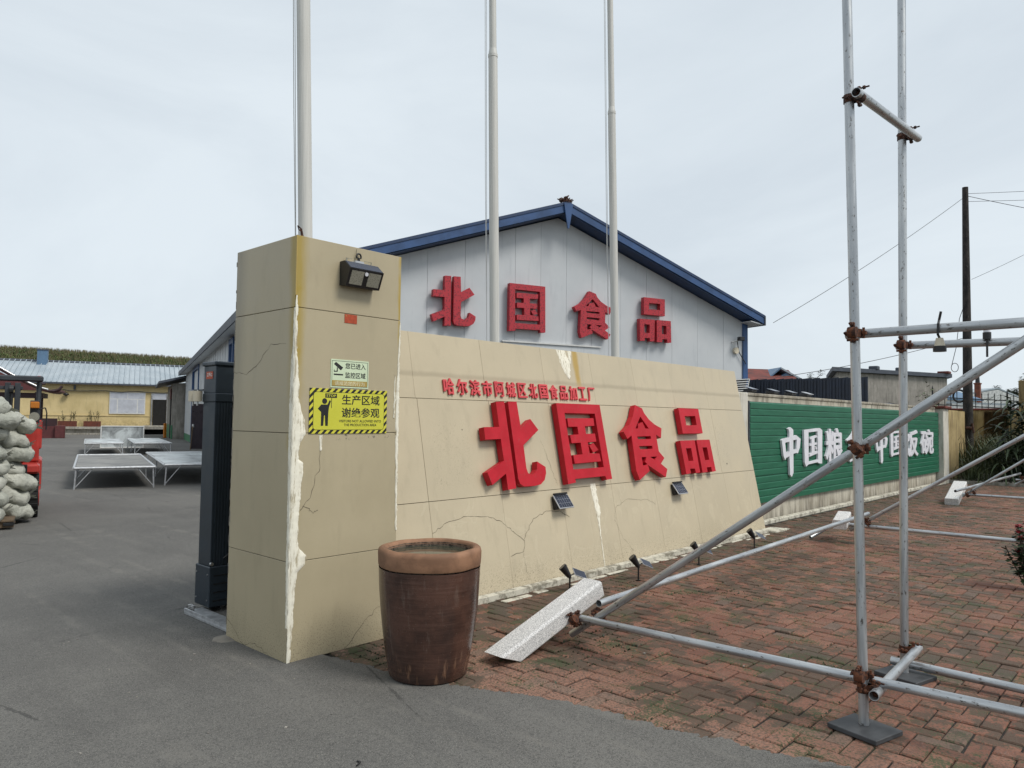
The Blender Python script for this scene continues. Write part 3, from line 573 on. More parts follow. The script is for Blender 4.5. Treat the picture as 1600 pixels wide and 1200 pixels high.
MB().bb((gx0 + .0, gy1 + .012, 1.755), (gx0 + .05, gy1 + .18, 1.765)).build('roller_bracket', 'gate', gp)
MB().tube((gx1 - .02, gy0 - .02, 1.62), (gx1 + .12, gy0 - .06, 1.52), .008, 8).build('strut', 'black', gp)
MB().tube((gx1 - .05, gy0 - .03, .42), (gx1 + .10, gy0 - .06, .54), .010, 8).build('strut', 'black', gp)
MB().tube((gx0 - .0, gy0 - .035, .385), (gx0 - .0, gy0 - .015, .385), .014, 10).build('knob', 'steel', gp)
MB().tube((gx0 + .07, gy0 + .03, .045), (gx0 + .07, gy0 + .06, .045), .042, 16).build('wheel', 'rubber', gp)
gl = thing('folding_gate', (1.0, 1.6, 0), 'dark folded gate leaf drawn in behind the tan pillar next to its end post', 'gate')
for k in range(9):
    x = .40 + k * .13
    MB().bb((x, 1.54, .08), (x + .05, 1.68, 1.70)).build('bar', 'gate', gl)
MB().bb((.38, 1.58, .14), (1.6, 1.64, 1.66)).build('infill', 'black', gl)
MB().bb((.36, 1.56, .02), (1.6, 1.66, .08)).build('runner', 'black', gl)
tr_ = thing('gate_track', (.15, 1.3, 0), 'short steel base rail with bolts at the foot of the grey gate post', 'rail')
MB().bb((.05, .84, .006), (.20, 1.60, .03), .003).build('rail_plate', 'chrome', tr_)
MB().bb((.05, .84, .03), (.062, 1.60, .05)).build('rail_lip', 'chrome', tr_)
for y in (.90, 1.53, 1.58): MB().tube((.09, y, .03), (.09, y, .075), .012, 6).tube((.09, y, .055), (.09, y, .072), .020, 6).build('bolt', 'steel', tr_)
tag(MB().add(*grid(-.12, .10, .66, .86, 10, 10, lambda x, y: .004 + .012 * max(0, 1 - ((x + .01) ** 2 + (y - .76) ** 2) / .01) + .003 * noise.noise(Vector((x * 40, y * 40, 0))))).build('mortar_blob', 'core'), 'small pale lump of spilt mortar on the asphalt by the gate rail', 'mortar')

# ------------------------------------------------------------------ LEANING SIGN WALL
sw = thing('sign_wall', (4.3, .4, 0), 'long leaning tan tiled sign wall carrying large red characters', 'wall')
XE = 7.70; HS = 2.345
MB().prism([(.86, .29, -.05), (.86, .29 + HS * T / SC + .015, HS / SC - .01), (.86, 1.0, HS / SC - .01), (.86, 1.0, -.05)], (XE - .86 - .02, 0, 0)).build('core', 'core', sw)
MB().prism([WP(.86, 0, -.012), WP(XE - .02, 0, -.012), WP(XE - .02, HS - .01, -.012), WP(.86, HS - .01, -.012)], WN * .009).build('grout', 'grout', sw)
cols = {0: [.86, 1.537, 2.41, 3.275, 4.14, 5.0, 5.87, 6.745, XE], 1: [.86, 1.537, 2.40, 3.27, 4.14, 5.0, 5.87, 6.72, XE], 2: [.86, 1.52, 2.38, 3.262, 4.10, 4.94, 5.80, 6.70, XE]}
srow = [(0.012, .8755), (.880, 1.7525), (1.757, HS)]
for r_, (s0, s1_) in enumerate(srow):
    for a, b in zip(cols[r_][:-1], cols[r_][1:]):
        g = .0009 if r_ != 1 else .0016
        c_ = WP((a + b) / 2, (s0 + s1_) / 2, -.003 + random.uniform(0, .0015)); tt = MB().box(c_, (b - a - 2 * g, s1_ - s0, .012), (Vector((1, 0, 0)), WUP, WN), .001).build('tile', 'tile_sign', sw)
MB().prism([WP(.86, -.02, .0), (.86, .20, -.02), (.86, .20, .045), (.86, .262, .052)], (XE + .14 - .86, 0, 0)).build('plinth_strip', 'plinth', sw)
MB().bb((XE - .05, .10, -.01), (XE + .34, .32, .03), .01).build('plinth_end', 'plinth', sw)
mb = MB()
x = .95
while x < 8.1:
    w_ = random.uniform(.05, .35)
    if random.random() < .8: mb.box((x + w_ / 2, .15 + random.gauss(0, .02), .002), (w_, random.uniform(.02, .09), .012), bev=.004)
    x += w_ + random.uniform(0, .12)
tag(mb.build('mortar_skirt', 'plinth', sw), kind='stuff')
def wsmear(tab, seed, off=.004):
    s0, s1_ = tab[0][0], tab[-1][0]; n_ = int((s1_ - s0) / .008); vs = []; f = interp([(s, a, b) for s, a, b in tab])
    for i in range(n_ + 1):
        s = s0 + (s1_ - s0) * i / n_; a, b = f(s); j = noise.noise(Vector((s * 15, seed, 0))) * .02 + noise.noise(Vector((s * 60, seed, 3))) * .012; j2 = noise.noise(Vector((s * 18, seed, 8))) * .02
        k = min(1, (b - a) / .05)
        for t_ in (0, .1, .5, .9, 1):
            u = a + j2 * k + (b - a + (j - j2) * k) * t_; vs.append(WP(u, s, .0045 + (0 if t_ in (0, 1) else off)))
    return MB().add(vs, [(i * 5 + k, i * 5 + k + 1, (i + 1) * 5 + k + 1, (i + 1) * 5 + k) for i in range(n_) for k in range(4)], True).build('putty', 'putty', sw)
wsmear([(2.03, 3.68, 3.70), (2.08, 3.63, 3.72), (2.2, 3.57, 3.74), (2.342, 3.53, 3.68)], 1)
wsmear([(2.2, 3.74, 3.75), (2.342, 3.72, 3.79)], 2)
wsmear([(.02, 3.79, 3.80), (.3, 3.80, 3.812), (.5, 3.80, 3.83), (.6, 3.79, 3.87), (.75, 3.77, 3.86), (.9, 3.76, 3.85)], 3)
def wcrack(pts, wd=.004):
    q = []
    for a, b in zip(pts[:-1], pts[1:]):
        for k in range(6): q.append(WP(a[0] + (b[0] - a[0]) * k / 6 + random.gauss(0, .005), a[1] + (b[1] - a[1]) * k / 6 + random.gauss(0, .005), .0055))
    MB().ribbon(q, WN, wd).build('crack', 'crack', sw)
wcrack([(1.54, .62), (1.7, .69), (1.95, .72), (2.2, .70), (2.4, .62), (2.52, .52), (2.66, .42)])
wcrack([(2.42, .33), (2.6, .34), (2.66, .5), (2.80, .62), (3.0, .68), (3.2, .66), (3.36, .58)])
wcrack([(2.6, .34), (2.6, .2), (2.66, .05)], .0025)
wcrack([(4.1, .5), (4.15, .62), (4.4, .70), (4.8, .66), (5.0, .58)], .0022); wcrack([(4.1, .5), (4.2, .3), (4.4, .1)], .002)
wcrack([(3.06, 1.38), (3.1, 1.30), (3.12, 1.22), (3.2, 1.0), (3.24, .9)], .003)

CH = {
 'bei': [[(0.287, 0.99), (0.429, 0.995), (0.434, 0.01), (0.294, 0.0), (0.296, 0.18), (0.054, 0.067), (0.0, 0.207), (0.29, 0.323), (0.287, 0.567), (0.036, 0.562), (0.036, 0.70), (0.287, 0.702)], [(0.492, 0.996), (0.644, 1.0), (0.656, 0.685), (0.848, 0.796), (0.968, 0.666), (0.659, 0.49), (0.654, 0.223), (0.672, 0.168), (0.72, 0.149), (0.784, 0.16), (0.839, 0.205), (0.861, 0.296), (1.0, 0.227), (0.995, 0.154), (0.951, 0.077), (0.871, 0.03), (0.761, 0.018), (0.571, 0.022), (0.509, 0.056), (0.488, 0.116)]],
 'guo': [[(0.0, 1.0), (0.985, 1.0), (1.0, 0.018), (0.869, 0.011), (0.846, 0.062), (0.161, 0.057), (0.17, 0.012), (0.0, 0.0)], [(0.149, 0.879), (0.835, 0.878), (0.845, 0.177), (0.155, 0.174)], [(0.190, 0.812), (0.785, 0.817), (0.78, 0.718), (0.557, 0.712), (0.558, 0.612), (0.763, 0.615), (0.766, 0.51), (0.566, 0.505), (0.57, 0.365), (0.794, 0.354), (0.806, 0.254), (0.206, 0.243), (0.199, 0.35), (0.408, 0.354), (0.402, 0.501), (0.206, 0.5), (0.198, 0.602), (0.388, 0.607), (0.387, 0.706), (0.190, 0.706)], [(0.588, 0.46), (0.696, 0.492), (0.782, 0.404), (0.657, 0.367)]],
 'shi': [[(0.4, 1.0), (0.566, 0.956), (0.602, 0.89), (0.699, 0.803), (0.838, 0.732), (1.0, 0.681), (0.94, 0.543), (0.82, 0.594), (0.817, 0.363), (0.939, 0.267), (0.816, 0.193), (0.965, 0.113), (0.886, 0.006), (0.465, 0.189), (0.491, 0.109), (0.203, 0.0), (0.155, 0.121), (0.18, 0.587), (0.07, 0.543), (0.0, 0.637), (0.17, 0.725), (0.293, 0.84)], [(0.484, 0.842), (0.657, 0.678), (0.565, 0.68), (0.515, 0.767), (0.393, 0.74), (0.375, 0.68), (0.308, 0.68)], [(0.317, 0.572), (0.668, 0.575), (0.667, 0.535), (0.331, 0.535)], [(0.326, 0.445), (0.669, 0.442), (0.663, 0.400), (0.337, 0.402)], [(0.343, 0.296), (0.464, 0.295), (0.411, 0.229), (0.461, 0.198), (0.343, 0.182)], [(0.554, 0.294), (0.746, 0.294), (0.669, 0.252)]],
 'pin': [[(0.13, 1.0), (0.79, 1.0), (0.79, 0.61), (0.13, 0.61)], [(0.289, 0.88), (0.64, 0.883), (0.635, 0.739), (0.292, 0.736)], [(0.0, 0.503), (0.470, 0.505), (0.460, 0.010), (0.32, 0.004), (0.31, 0.074), (0.155, 0.078), (0.159, 0.010), (0.013, 0.0)], [(0.142, 0.385), (0.31, 0.385), (0.31, 0.193), (0.151, 0.193)], [(0.535, 0.507), (0.985, 0.508), (1.0, 0.007), (0.868, 0.002), (0.865, 0.077), (0.712, 0.078), (0.709, 0.005), (0.540, 0.001)], [(0.69, 0.388), (0.844, 0.388), (0.846, 0.192), (0.70, 0.191)]]}
desc = {'bei': 'first, two tall strokes back to back', 'guo': 'second, a closed square frame', 'shi': 'third, with a peaked roof shape', 'pin': 'fourth, made of three small boxes'}
LB = {'bei': (2.18, .910, 2.985, 1.738), 'guo': (3.295, .912, 4.055, 1.738), 'shi': (4.418, .886, 5.235, 1.752), 'pin': (5.620, .902, 6.392, 1.734)}
for k, b in LB.items():
    o = glyph('large_character', 'red', WP(0, 0, .020), Vector((1, 0, 0)), WUP, b, .068, polys=CH[k]); tag(o, 'large raised red character on the leaning wall, ' + desc[k], 'character', 'large red characters on the leaning wall')
    for q in range(6):
        px, ps = random.choice(CH[k][0]); px = b[0] + (.1 + .8 * px) * (b[2] - b[0]); ps = b[1] + (.1 + .8 * ps) * (b[3] - b[1])
small = '哈尔滨市阿城区北国食品加工厂'; ords = ['first', 'second', 'third', 'fourth', 'fifth', 'sixth', 'seventh', 'eighth', 'ninth', 'tenth', 'eleventh', 'twelfth', 'thirteenth', 'fourteenth']
for i, ch in enumerate(small):
    u = 1.845 + i * (4.085 - 1.845 - .125) / 13
    o = glyph('small_character', 'red_small', WP(0, 0, .008), Vector((1, 0, 0)), WUP, (u, 1.795, u + .128, 1.945), .016, body=ch, offset=.004, bold=.022)
    tag(o, 'small raised red character, %s from the left in the row above the large ones' % ords[i], 'character', 'small red characters in a row on the tan wall')

# solar lamps on the sign wall
def wall_solar(x, s, label):
    t_ = thing('solar_wall_lamp', WP(x, s, .0), label, 'lamp', 'small solar lamps under the large red characters')
    ax = (Vector((1, 0, 0)), (WUP * .90 + WN * -.43).normalized(), None); nn = ax[0].cross(ax[1]); ax = (ax[0], ax[1], nn)
    MB().box(WP(x, s, .028), (.19, .13, .054), (Vector((1, 0, 0)), WUP, WN), .008).build('housing', 'black', t_)
    c_ = WP(x + .005, s + .005, .068); MB().box(c_, (.225, .155, .012), ax, .003).build('panel_rim', 'silver', t_)
    pn = MB().box(c_ + nn * .007, (.205, .135, .004), ax).build('solar_panel', 'solar', t_)
    mb = MB()
    for i in range(1, 6): mb.box(c_ + nn * .0098 + ax[0] * (-.1 + .2 * i / 6), (.0015, .134, .0008), ax)
    for i in range(1, 3): mb.box(c_ + nn * .0098 + ax[1] * (-.065 + .13 * i / 3), (.204, .0015, .0008), ax)
    mb.build('cell_lines', 'silver', pn)
    MB().box(WP(x, s + .085, .045), (.2, .018, .03), (Vector((1, 0, 0)), WUP, WN), .004).build('bracket', 'black', t_)
wall_solar(3.20, .745, 'black solar lamp with gridded panel under the square frame character'); wall_solar(5.45, .735, 'black solar lamp with gridded panel under the three box character')

# solar spotlights staked in front of the wall
def spot(x, y, label, rz=0):
    t_ = thing('solar_spotlight', (x, y, 0), label, 'spotlight', 'solar spotlights staked along the foot of the sign wall', rz); t_.scale = (.76, .76, .76)
    MB().tube((0, 0, 0), (0, 0, .17), .011, 8).tube((0, 0, 0), (0, 0, .012), .03, 10).build('stake', 'black', t_, True)
    MB().tube((0, 0, .16), (0, 0, .20), .018, 8).build('joint', 'black', t_, True)
    MB().tube((-.01, .0, .185), (-.075, .05, .30), .028, 16, .052, caps=True).build('head', 'black', t_, True)
    MB().tube((-.074, .0495, .2985), (-.078, .053, .304), .046, 16).build('lens', 'black_gloss', t_, True)
    MB().tube((0, 0, .19), (.07, -.02, .215), .008, 8).build('arm', 'black', t_, True)
    ax0 = Vector((.90, -.25, -.36)).normalized(); ax1 = Vector((-.05, .75, .66)).normalized(); ax2 = ax0.cross(ax1).normalized(); ax1 = ax2.cross(ax0)
    MB().box((.135, -.04, .205), (.19, .12, .010), (ax0, ax1, ax2), .002).build('panel_rim', 'silver', t_, True)
    p_ = MB().box(Vector((.135, -.04, .205)) + ax2 * .0065, (.175, .105, .003), (ax0, ax1, ax2)).build('solar_panel', 'solar', t_, True)
for (x, y, lab) in ((2.80, -.05, 'solar spotlight half hidden behind the large granite post'), (3.66, -.22, 'solar spotlight just beyond the granite post, under the roof shaped character'), (4.80, -.25, 'solar spotlight crossed by the thick diagonal scaffold pipe'), (6.20, -.24, 'farthest solar spotlight, near the end of the sign wall')): spot(x, y, lab, random.uniform(-.1, .1))

# ------------------------------------------------------------------ JAR
jr = thing('water_jar', (.515, -.755, .006), 'big brown glazed stoneware jar with bare orange rim holding water', 'jar')
prof = [(.0, .0), (.225, .0), (.237, .012), (.247, .07), (.262, .15), (.281, .27), (.296, .40), (.305, .52), (.308, .60), (.309, .648)]
MB().lathe(prof, 64, (.515, -.755, .006), .012).build('glazed_body', 'jar', jr)
MB().lathe([(.3085, .656), (.3115, .664), (.3135, .69), (.315, .735), (.311, .752), (.300, .762), (.275, .764), (.262, .756), (.257, .735)], 64, (.515, -.755, .006), .010).build('rim', 'terracotta', jr)
MB().lathe([(.2575, .745), (.258, .72), (.262, .62), (.25, .45), (.2, .1), (0, .06)], 64, (.515, -.755, .006), .008).build('inner_wall', 'jar_in', jr)
MB().lathe([(.262, .722), (0, .722)], 64, (.515, -.755, .006)).build('water', 'water', jr)

# ------------------------------------------------------------------ GRANITE POSTS
def granite(p0, p1, wd, ht, label, up=Vector((0, 0, 1)), ch=.012, side=None, cut=0):
    p0, p1 = Vector(p0), Vector(p1); d = (p1 - p0); L = d.length; d.normalize(); sd_ = up.cross(d).normalized() if side is None else Vector(side).normalized(); u2 = d.cross(sd_).normalized()
    if u2.z < 0: u2 = -u2
    bm = bmesh.new(); bmesh.ops.create_cube(bm, size=1)
    for v in bm.verts: v.co = Vector((v.co.x * L, v.co.y * wd, v.co.z * ht))
    for v in bm.verts:
        if cut and v.co.x < 0 and v.co.z < 0: v.co.x += cut
    bmesh.ops.bevel(bm, geom=[e for e in bm.edges if abs((e.verts[0].co - e.verts[1].co).normalized().x) > .9], offset=ch, segments=1, affect='EDGES')
    bmesh.ops.bevel(bm, geom=bm.edges[:], offset=.003, segments=1, affect='EDGES')
    mb = MB(); c_ = (p0 + p1) / 2 + u2 * ht / 2; bm.verts.index_update(); mb.add([c_ + d * v.co.x + sd_ * v.co.y + u2 * v.co.z for v in bm.verts], [[v.index for v in f.verts] for f in bm.faces]); bm.free()
    return tag(mb.build('granite_post', 'granite'), label, 'granite block', 'granite blocks weighing down the scaffold feet')
granite((.93, -.93, -.052), (1.93, -.97, .275), .175, .125, 'long speckled pale granite post lying tilted on the near scaffold pipe', ch=.014, cut=.16)
granite((7.35, -.86, .19), (7.95, -.72, .24), .17, .12, 'grey granite block behind the near scaffold upright, middle of three')
granite((13.75, -.78, .0), (14.9, -.70, .27), .24, .13, 'pale granite block at the far end of the scaffold by the flower bed')

# ------------------------------------------------------------------ SCAFFOLD
sf = thing('pipe_scaffold', (1.53, -2.94, 0), 'galvanised tube scaffold frame with rusty clamps standing on the brick paving', 'scaffold')
RP = .0243
def pipe(p0, p1, lab=None, r=RP):
    p0, p1 = Vector(p0), Vector(p1); L = (p1 - p0).length
    mb = MB().tube((0, 0, 0), (0, 0, L), r, 20, hollow=.0032); o = mb.build('pipe', 'pipe', sf, True, lab); o.location = p0 - sf.location; o.rotation_mode = 'QUATERNION'; o.rotation_quaternion = (p1 - p0).normalized().to_track_quat('Z', 'Y'); return o
def clamp(p, ax_a, ax_b, mat='rust', s=1.0):
    """swivel coupler: a band round pipe a at p and one round pipe b beside it, with bolts"""
    p = Vector(p); a = Vector(ax_a).normalized(); b = Vector(ax_b).normalized(); off = a.cross(b).normalized()
    if off.dot(CAM - p) < 0: off = -off
    bs = [MB(), MB()]
    for k, (c_, ax) in enumerate(((p, a), (p + off * .051, b))):
        mb = bs[k]; mb.tube(c_ - ax * .021, c_ + ax * .021, RP + .005, 18)
        oth = off.cross(ax).normalized()
        for sg in (1, -1):
            mb.box(c_ + oth * sg * (RP + .017), (.024, .016, .022), (oth, off, ax), .003)
        mb.tube(c_ + oth * (RP + .018) - off * .022, c_ + oth * (RP + .018) + off * .05, .0048, 8)
        mb.tube(c_ + oth * (RP + .018) + off * .018, c_ + oth * (RP + .018) + off * .030, .010, 6)
        mb.tube(c_ - oth * (RP + .014) - ax * .028, c_ - oth * (RP + .014) + ax * .028, .007, 8)
        if k: mb.box((p + p + off * .051) / 2, (.03, .03, .03), (a, oth, off))
    cl = bs[0].build('clamp', mat, sf); bs[1].build('coupler_half', mat, cl)
YX, XX = Vector((0, -1, 0)), Vector((1, 0, 0))
P1a, P1b = (1.534, -2.943, .02), (1.512, -2.880, 5.6); P2a, P2b = (2.547, -2.866, .02), (2.560, -2.915, 6.2)
pipe(P1a, P1b); pipe(P2a, P2b)
def onp(a, b, z): a, b = Vector(a), Vector(b); return a.lerp(b, (z - a.z) / (b.z - a.z))
for P in (P1a, P2a):
    MB().box((P[0] - .03, P[1] - .012, .014), (.262, .235, .024), (Vector((-.25, -.968, 0)), Vector((.968, -.25, 0)), Z), .003).build('base_plate', 'plate', sf)
# transoms between the uprights
pipe((1.455, -2.962, 3.27), (2.63, -2.965, 3.37)); clamp(onp(P1a, P1b, 3.27), Z, XX, 'rust_dark'); clamp(onp(P2a, P2b, 3.375), Z, XX, 'rust_dark')
pipe((1.455, -3.015, .205), (2.64, -2.925, .165)); clamp(onp(P1a, P1b, .205), Z, XX); clamp(onp(P2a, P2b, .165), Z, XX)
# rails and braces of the nearest frame
pipe((1.590, -.93, .190), (1.575, -5.2, .285)); clamp((1.533, -2.94, .275), Z, YX)
pipe((1.58, -2.86, 2.022), (1.58, -5.4, 2.03)); clamp((1.529, -2.925, 2.02), Z, YX)
pipe((2.60, -2.83, 2.048), (2.60, -5.4, 2.0)); clamp((2.553, -2.885, 2.045), Z, YX)
pipe((2.59, -2.78, .065), (2.59, -5.3, .045))
b0, b1 = Vector((1.64, -.98, .052)), Vector((1.58, -2.93, 1.428)); bd = (b1 - b0); pipe(b0, b0 + bd * 2.0); clamp((1.532, -2.937, 1.42), Z, bd)
clamp((1.59, -1.075, .192), YX, bd); clamp((1.665, -1.175, .235), bd, XX)
# long tie, second and third frames
pipe((1.64, -1.21, .305), (7.60, -1.13, .395)); 
for X, dz in ((7.60, .23), (13.9, .21)):
    pipe((X, -.75 if X < 10 else -.93, dz), (X, -5.2, dz + .02))
    q0, q1 = Vector((X + .02, -.90, .16)) if X < 10 else Vector((X, -.93, .17)), (Vector((X, -2.81, 1.432)) if X < 10 else Vector((X, -1.97, .94)))
    pipe(q0, q0 + (q1 - q0) * (2 if X < 10 else 3)); clamp((X, -1.02, dz), YX, q1 - q0); clamp((X, -1.10, dz + .08), XX, q1 - q0)
pipe((7.45, -.45, .03), (8.05, -.75, .30)); pipe((12.9, -1.02, .34), (19.3, -1.10, .37)); pipe((19.2, -1.02, .22), (19.2, -5.2, .24)); pipe((19.2, -1.0, .1), (19.2, -4.5, 2.4)); clamp((19.2, -1.15, .24), YX, XX)
# bulb holders hanging from the rails
hb = thing('lamp_holder', (1.58, -3.30, 2.0), 'white and black bulb holder hanging under the front upper scaffold rail', 'lamp holder', 'bulb holders on the scaffold rails')
MB().tube((1.58, -3.30, 1.975), (1.58, -3.30, 1.935), .016, 14, .024).build('socket', 'cream', hb); MB().tube((1.58, -3.30, 1.935), (1.58, -3.30, 1.908), .030, 16).build('shade', 'black', hb)
MB().path([(1.58, -3.30, 1.975), (1.548, -3.30, 1.99), (1.548, -3.302, 2.04), (1.575, -3.30, 2.062), (1.57, -3.31, 2.105)], .006).build('cable', 'black', hb)
hb = thing('lamp_holder', (2.6, -3.33, 2.05), 'small upright bulb holder fixed to the rear upper scaffold rail', 'lamp holder', 'bulb holders on the scaffold rails')
MB().tube((2.565, -3.33, 2.055), (2.565, -3.33, 2.095), .022, 14).build('socket', 'black', hb); MB().tube((2.565, -3.33, 2.095), (2.565, -3.33, 2.12), .018, 14).build('bulb', 'white', hb); MB().path([(2.565, -3.33, 2.06), (2.56, -3.33, 1.95)], .006).build('cable', 'black', hb)

# ------------------------------------------------------------------ FLAGPOLES
FP = [((.70, 1.02), (-.105, -.03), 'thick pale steel flagpole rising directly behind the tan pillar'), ((2.885, 1.02), (-.025, .0), 'pale steel flagpole behind the sign wall, between the pillar and the ridge'), ((5.035, 1.02), (-.035, -.0), 'pale steel flagpole behind the sign wall, right of the warehouse ridge')]
for i, ((x, y), (dx, dy), lab) in enumerate(FP):
    t_ = thing('flagpole', (x, y, 0), lab, 'flagpole', 'steel flagpoles behind the sign wall'); k = .017 if i else .0
    zr = 2.4; lean = (Vector((2.782 - 2.877, 0, 5.882 - 2.365)) / (5.882 - 2.365), Vector((-.027, 0, 1)), Vector((-.0345, 0, 1)))[i] if i else Vector((-.073 / 1.9, 0, 1))
    at = lambda z: Vector((x, y, 0)) + Vector((lean.x * (z - 2.4), 0, z))
    zj = 5.32 if i == 1 else (5.4 if i == 2 else 5.45)
    MB().tube(at(0), at(zj), .058 if i == 0 else .052, 24, .054 if i == 0 else .047).build('lower_shaft', 'pole', t_); MB().tube(at(zj), at(zj + .06), .047, 24, .038).tube(at(zj - .03), at(zj), .050, 24).build('collar', 'pole', t_); MB().tube(at(zj + .06), at(10.5), .038, 20, .032).build('upper_shaft', 'pole', t_)
    dr = Vector((.678, -.735, 0)) * -1
    MB().path([at(.9) + dr * .075, at(4) + dr * .085, at(10.4) + dr * .06], .0035, 5).path([at(.9) + dr * .088, at(4) + dr * .072, at(10.4) + dr * .05], .003, 5).build('halyard', 'white_frame', t_)

# ------------------------------------------------------------------ WAREHOUSE (gable towards the camera)
EV, AP, WGW, WGL = 4.31, 6.46, 12.38, 38.0; AX = 6.31
wh = thing('warehouse', G0, 'white panel clad warehouse with blue trimmed gable roof behind the sign wall', 'warehouse')
def roofz(a): return EV + (AP - EV) * (a / AX if a < AX else (WGW - a) / (WGW - AX))
joints = [.4, 1.15, 2.05, 3.10, 3.97, 4.60, 5.2, 5.86, 6.55, 7.26, 8.09, 8.87, 9.67, 10.5, 11.38, 12.1]
for a, b in zip(joints[:-1], joints[1:]):
    a2, b2 = a + .003, b - .003; top = [(b2, roofz(b2) - .20)] + ([(AX, roofz(AX) - .20)] if a2 < AX < b2 else []) + [(a2, roofz(a2) - .20)]
    MB().prism([WG(p, .4 + (0 if random.random() < .5 else .003), z) for p, z in [(a2, 0), (b2, 0)] + top], E2 * .05).build('wall_panel', 'panel', wh)
MB().prism([WG(p, .46, z) for p, z in [(.42, 0), (12.08, 0), (12.08, roofz(12.08) - .22), (AX, AP - .22), (.42, roofz(.42) - .22)]], E2 * .04).build('wall_backing', 'panel', wh)
# long side wall facing the yard, with tall doorways
open_ = [(11.0, 11.9, 4.0), (26.2, 30.6, 4.05)]
mp_ = MB(); mp_.bb((-.02, -.475, 0), (.02, .475, 4.02)); mp_.bb((-.03, -.02, 0), (-.02, .02, 4.02)); mp_.bb((-.03, .25, 0), (-.02, .27, 4.02)); pme = mp_.mesh('wall_panel', 'panel')
b = .45
while b < WGL - .5:
    c_ = b + .48
    if not any(o0 - .3 < c_ < o1 + .3 for o0, o1, _ in open_):
        o = link('wall_panel', pme, wh, WG(.42, c_, .42) - G0); o.rotation_euler = (0, 0, math.atan2(E1.y, E1.x)); 
        if c_ > 26: MB().prism([WG(.39, c_ - .48, 0), WG(.39, c_ + .48, 0), WG(.39, c_ + .48, .42), WG(.39, c_ - .48, .42)], E1 * .05).build('green_skirting', 'green_trim', wh)
        else: MB().prism([WG(.395, c_ - .48, 0), WG(.395, c_ + .48, 0), WG(.395, c_ + .48, .42), WG(.395, c_ - .48, .42)], E1 * .05).build('skirting', 'panel', wh)
    b += .96
for o0, o1, h_ in open_:
    f = MB()
    for q0, q1 in ((o0 - .18, o0), (o1, o1 + .18)): f.prism([WG(.34, q0, 0), WG(.34, q1, 0), WG(.34, q1, h_ + .1), WG(.34, q0, h_ + .1)], E1 * .12)
    f.prism([WG(.34, o0, h_ - .08), WG(.34, o1, h_ - .08), WG(.34, o1, h_ + .1), WG(.34, o0, h_ + .1)], E1 * .12); fr = f.build('door_frame', 'blue', wh)
    MB().prism([WG(.60, o0, 0), WG(.60, o1, 0), WG(.60, o1, h_ - .1), WG(.60, o0, h_ - .1)], E1 * .04).build('doorway', 'dark', fr)
MB().prism([WG(.46, .46, 0), WG(.46, WGL - .5, 0), WG(.46, WGL - .5, EV - .1), WG(.46, .46, EV - .1)], E1 * .03).build('wall_backing', 'panel', wh)
MB().prism([WG(12.06, .45, 0), WG(12.06, WGL - .5, 0), WG(12.06, WGL - .5, EV - .1), WG(12.06, .45, EV - .1)], E1 * .05).build('wall_panel', 'panel', wh)
# roof: two slopes of ribbed sheet
for sgn, a0, a1 in ((1, -.05, AX), (-1, WGW + .05, AX)):
    z0, z1 = roofz(max(0, min(WGW, a0))) - .02, AP
    MB().prism([WG(a0, 0, z0), WG(a1, 0, z1), WG(a1, 0, z1 + .05), WG(a0, 0, z0 + .05)], E2 * WGL).build('roof_slope', 'blue', wh)
    rb = MB()
    for k in range(40): rb.prism([WG(a0, .5 + k * .95, z0 + .051), WG(a0, .56 + k * .95, z0 + .051), WG(a1, .56 + k * .95, z1 + .051), WG(a1, .5 + k * .95, z1 + .051)], Z * .03)
    rb.build('roof_rib', 'blue', wh)
    # gable fascia: blue board with a lighter upper flange
    MB().prism([WG(a0, -.03, z0 - .15), WG(a1, -.03, z1 - .15), WG(a1, -.03, z1 + .05), WG(a0, -.03, z0 + .05)], E2 * .025).build('fascia', 'blue', wh)
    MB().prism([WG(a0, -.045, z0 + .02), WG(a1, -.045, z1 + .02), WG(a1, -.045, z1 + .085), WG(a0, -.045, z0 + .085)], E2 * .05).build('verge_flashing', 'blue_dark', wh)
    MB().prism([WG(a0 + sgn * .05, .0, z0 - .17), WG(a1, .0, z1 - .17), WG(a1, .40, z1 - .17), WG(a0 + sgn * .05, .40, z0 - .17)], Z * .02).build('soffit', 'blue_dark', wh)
for sgn, a0 in ((1, -.06), (-1, WGW + .06)):
    s_ = sgn
    MB().prism([WG(a0, -.05, EV - .2), WG(a0 + s_ * .04, -.05, EV - .2), WG(a0 + s_ * .04, -.05, EV + .05), WG(a0, -.05, EV + .05)], E2 * (WGL + .1)).build('gutter', 'gutter', wh)
    MB().prism([WG(a0 + s_ * .05, 0, EV - .19), WG(a0 + s_ * .48, 0, EV - .12), WG(a0 + s_ * .48, 0, EV - .10), WG(a0 + s_ * .05, 0, EV - .16)], E2 * WGL).build('eave_soffit', 'panel', wh)
MB().prism([WG(12.04, .36, 0), WG(12.2, .36, 0), WG(12.2, .36, EV - .05), WG(12.04, .36, EV - .05)], E2 * .16).build('corner_post', 'blue', wh)
MB().prism([WG(.3, .36, 0), WG(.46, .36, 0), WG(.46, .36, EV - .05), WG(.3, .36, EV - .05)], E2 * .16).build('corner_post', 'blue', wh)
MB().prism([WG(AX - .12, -.07, AP + .03), WG(AX + .12, -.07, AP + .03), WG(AX + .02, -.07, AP - .55), WG(AX - .02, -.07, AP - .55)], E2 * .025).build('ridge_pendant', 'blue', wh)
mb = MB()
for _ in range(50):
    c_ = WG(AX + random.gauss(0, .06), random.uniform(-.05, .15), AP + .07 + abs(random.gauss(0, .04))); d_ = Vector((random.gauss(0, 1), random.gauss(0, 1), abs(random.gauss(0, .8)))).normalized(); mb.tube(c_, c_ + d_ * random.uniform(.05, .13), .03, 5, .01)
